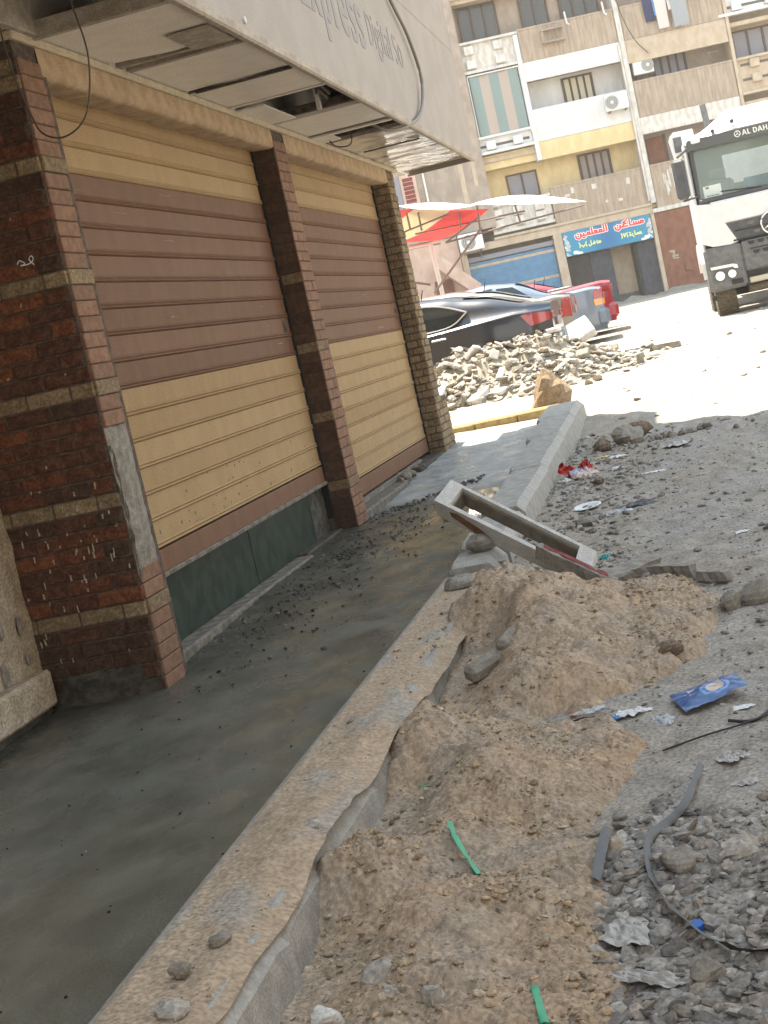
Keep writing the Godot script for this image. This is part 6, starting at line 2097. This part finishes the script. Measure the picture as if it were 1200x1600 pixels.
	crumple("teal_scrap", "crushed teal cup against the right end of the concrete frame", "cup", V(-0.775, 0.0, -8.95), 0.07, 0.10, 0.05, M.litter_teal, 0.2, 59)
	crumple("white_crumple", "white crumpled ball of paper at the foot of the raised kerb", "paper", V(-1.24, 0.02, -12.15), 0.08, 0.09, 0.06, M.litter_white, 0.2, 61)
	# planks by the frame
	plank("red edged board lying along the right end of the concrete frame", G(-1.06, -8.28, 0.20), G(-0.66, -7.78, 0.06), 0.05, 0.075, M.wood_grey)
	plank("dark red strip of paint on the board at the concrete frame", G(-1.03, -8.26, 0.235), G(-0.68, -7.82, 0.105), 0.03, 0.012, M.red_paint)
	plank("grey broken board right of the red edged one, pointing at the road", G(-0.76, -7.95, 0.045), G(-0.47, -8.25, 0.075), 0.10, 0.05, M.wood_grey, 0.3)
	plank("thick broken board, middle of the row on the road", G(-0.47, -8.1, 0.04), G(-0.25, -7.85, 0.045), 0.06, 0.075, M.wood_grey)
	plank("pale thin board, rightmost of the row on the road", G(-0.25, -7.82, 0.035), G(-0.08, -7.72, 0.04), 0.05, 0.045, M.wood_grey)
	plank("short grey board in front of the grey broken one", G(-0.80, -7.72, 0.06), G(-0.57, -7.88, 0.06), 0.06, 0.06, M.sill)
	plank("thin dark splinter lying on the tall sand heap", G(-0.78, -7.1, 0.14), G(-0.62, -6.75, 0.10), 0.02, 0.012, M.sill)
	plank("dark curled strip at the lower right of the sand", G(-0.60, -6.20, 0.02), G(-0.45, -6.28, 0.03), 0.03, 0.015, M.sill)
	plank("small dark stick beside the gravel at the edge of the sand", G(-0.64, -4.36, 0.03), G(-0.54, -4.40, 0.03), 0.02, 0.015, M.sill)
	plank("plank lying on the sunlit ground right of the rubble pile", Vector3(-1.15, 0.52, -23.3), Vector3(-0.3, 0.50, -23.0), 0.14, 0.10, M.wood_grey)
	for q in [["bent black cable on the road at the right edge, upper", [G(-0.16, -5.36, 0.01), G(-0.06, -5.36, 0.01), G(0.04, -5.55, 0.02)], 0.006], ["thin black cable on the road at the right edge, lower", [G(-0.39, -5.17, 0.008), G(-0.24, -5.26, 0.010), G(-0.10, -5.32, 0.010), G(0.04, -5.45, 0.015)], 0.0035]]:
		st = S()
		tube(st, spline(q[1]), q[2], 6)
		o = obj("black_cable", st, M.truck_black, self)
		tag(o, q[0], "cable")

func loose_stuff():
	rng.seed = 55
	var ms := []
	for i in 6: ms.append(stone(200 + i, 0.65, 10, 5, 7))
	var greys := [Color(0.42, 0.40, 0.37), Color(0.36, 0.335, 0.305), Color(0.48, 0.46, 0.425), Color(0.41, 0.36, 0.31), Color(0.28, 0.265, 0.25)]
	# gravel at the lower right
	var gr := func():
		for q in 40:
			var x := rng.randf_range(-0.95, 0.35); var z := rng.randf_range(-4.75, -2.6)
			var d := smoothstep(-0.80, -0.45, x + 0.12 * lump.get_noise_2d(x * 3, z * 3)) * smoothstep(-4.75, -4.2, z + 0.35 * lump.get_noise_2d(x * 3 + 8, z * 3))
			if rng.randf() < d: return Vector3(x, ground_h(x, z) - 0.004, z)
		return Vector3(0.3, -0.15, -3)
	scatter("gravel", "loose grey gravel covering the road at the lower right", ms, 4200, gr, func(): return 0.008 + 0.030 * pow(rng.randf(), 2.0), greys, M.stone)
	# chippings along the kerb foot and over the street
	var ch := func():
		for q in 40:
			var z := -6.0 - 9.5 * rng.randf()
			var x := rng.randf_range(-1.35, 1.1)
			var d := smoothstep(-0.35, -1.0, x + 0.3 * lump.get_noise_2d(x * 1.5, z)) + 0.06
			if x < -0.15 and z > -8.4 : d *= 0.3
			if rng.randf() < d: return Vector3(x, ground_h(x, z) - 0.004, z)
		return Vector3(-1, 0, -11)
	scatter("chippings", "grey and brown stone chippings strewn along the foot of the raised kerb", ms, 3600, ch, func(): return 0.005 + 0.034 * pow(rng.randf(), 3.2), greys, M.stone)
	# grit on the bare road
	var grit := func():
		var z := -2.8 - 12.0 * pow(rng.randf(), 1.5); var x := rng.randf_range(-1.2, 0.6)
		return Vector3(x, ground_h(x, z) - 0.002, z)
	scatter("grit", "fine grit scattered over the bare road", ms, 9000, grit, func(): return 0.0025 + 0.004 * rng.randf() + 0.012 * pow(rng.randf(), 7.0), greys, M.stone)
	# clods on the sand
	var clod := func():
		for q in 20:
			var s: Array = heaps[rng.randi() % heaps.size()]
			var a := rng.randf() * TAU; var r := sqrt(rng.randf()) * 0.97
			var x: float = cos(a) * r * s[2]; var z: float = sin(a) * r * s[3]
			var wx: float = s[0] + x * cos(s[4]) + z * sin(s[4]); var wz: float = s[1] - x * sin(s[4]) + z * cos(s[4])
			var y: float = s[5].call(x, z)
			if wx > -1.34 and y > ground_h(wx, wz) - 0.01 and rng.randf() < 0.35 + 1.3 * lump.get_noise_2d(wx * 3.0, wz * 3.0): return Vector3(wx, y - 0.001, wz)
		return Vector3(-0.9, 0.0, -6.9)
	scatter("sand_clods", "crumbs and clods of sand on the heaps", ms, 12000, clod, func(): return 0.0018 + 0.0032 * rng.randf() + 0.015 * pow(rng.randf(), 10.0), [Color(0.51, 0.38, 0.25), Color(0.44, 0.345, 0.24), Color(0.48, 0.41, 0.31)], M.sand)
	# crumbs lying on the sandy kerb top
	var kc := func():
		var z := -2.6 - 5.6 * rng.randf()
		return Vector3(rng.randf_range(-1.63, -1.38), 0.058, z)
	scatter("kerb_crumbs", "crumbs of sand and stone on the sandy kerb top", ms, 900, kc, func(): return 0.0018 + 0.003 * rng.randf() + 0.012 * pow(rng.randf(), 9.0), [Color(0.44, 0.345, 0.24), Color(0.30, 0.27, 0.23), Color(0.48, 0.41, 0.31)], M.stone)
	# crumbs of concrete on the wet strip near the shutters
	var cr := func():
		for q in 30:
			var z := rng.randf_range(-12.4, -6.4); var x := rng.randf_range(-2.95, -1.8)
			var d := smoothstep(-1.95, -2.75, x + 0.3 * lump.get_noise_2d(x * 2, z * 2)) * smoothstep(-6.6, -8.2, z)
			if rng.randf() < d: return Vector3(x, pave_y(z) + 0.004, z)
		return Vector3(-2.9, 0.06, -10)
	scatter("concrete_crumbs", "dark crumbs of concrete on the wet strip by the first shutter", ms, 900, cr, func(): return 0.004 + 0.014 * pow(rng.randf(), 2.5), [Color(0.07, 0.068, 0.06), Color(0.11, 0.105, 0.09), Color(0.20, 0.19, 0.17)], M.stone)
	var cl := func():
		var f := rng.randf()
		var p := Vector3(lerpf(-2.86, -2.1, f), 0, lerpf(-12.2, -13.5, f) + rng.randfn() * 0.10)
		return Vector3(p.x, pave_y(p.z) + 0.004, p.z)
	scatter("concrete_crumbs", "line of pale crumbs where the wet strip changes level", ms, 240, cl, func(): return 0.008 + 0.018 * pow(rng.randf(), 2.0), [Color(0.24, 0.23, 0.21), Color(0.15, 0.145, 0.13)], M.stone)
	var sp := func():
		var z := -3.0 - 5.0 * rng.randf(); var x := rng.randf_range(-3.3, -1.72)
		return Vector3(x, pave_y(z) + 0.002, z)
	scatter("specks", "sparse dark specks on the smooth wet concrete", ms, 240, sp, func(): return 0.002 + 0.007 * pow(rng.randf(), 3.0), [Color(0.04, 0.04, 0.037), Color(0.05, 0.048, 0.042), Color(0.3, 0.29, 0.26)], M.stone)
	var sun := func():
		var z := -15.5 - 14.0 * rng.randf(); var x := rng.randf_range(-1.2, 3.0)
		return Vector3(x, ground_h(x, z) - 0.01, z)
	scatter("sunlit_stones", "few stones lying on the sunlit ground", ms, 160, sun, func(): return 0.02 + 0.05 * pow(rng.randf(), 3.0), greys, M.stone)

func cables():
	var list := [
		["thin dark cable looping down in front of the brick pillar and shutter", [V(-2.43, 3.55, -6.75), V(-2.47, 3.28, -6.9), V(-2.45, 3.02, -6.9), V(-2.52, 2.78, -6.9), V(-2.64, 2.70, -6.9), V(-2.75, 2.735, -6.9), V(-2.81, 2.85, -6.95), V(-2.855, 3.02, -6.98), V(-2.87, 3.2, -6.98), V(-2.86, 3.5, -6.95)], 0.0045, "cable"],
		["thick grey cable hanging over the front of the shop sign", [V(-2.085, 4.75, -13.3), V(-2.07, 4.39, -13.92), V(-2.06, 4.15, -14.45), V(-2.06, 3.80, -14.75), V(-2.07, 3.45, -14.35), V(-2.10, 3.26, -13.65), V(-2.25, 3.22, -13.30), V(-2.40, 3.34, -13.2)], 0.016, "cable_grey"],
		["small wire loop dangling from the soffit above the second shutter", [V(-2.80, 3.36, -13.5), V(-2.77, 3.24, -13.45), V(-2.70, 3.20, -13.5), V(-2.62, 3.22, -13.55), V(-2.60, 3.36, -13.6)], 0.006, "cable"],
		["slack dark wire in the open bay at the near end of the canopy", [V(-2.55, 3.7, -6.2), V(-2.45, 3.52, -6.6), V(-2.32, 3.40, -6.9), V(-2.22, 3.46, -7.1)], 0.006, "cable"]]
	for q in list:
		var st := S(true)
		tube(st, spline(q[1], 8), q[2], 8)
		tag(obj("hanging_cable", st, M[q[3]], self), q[0], "cable")
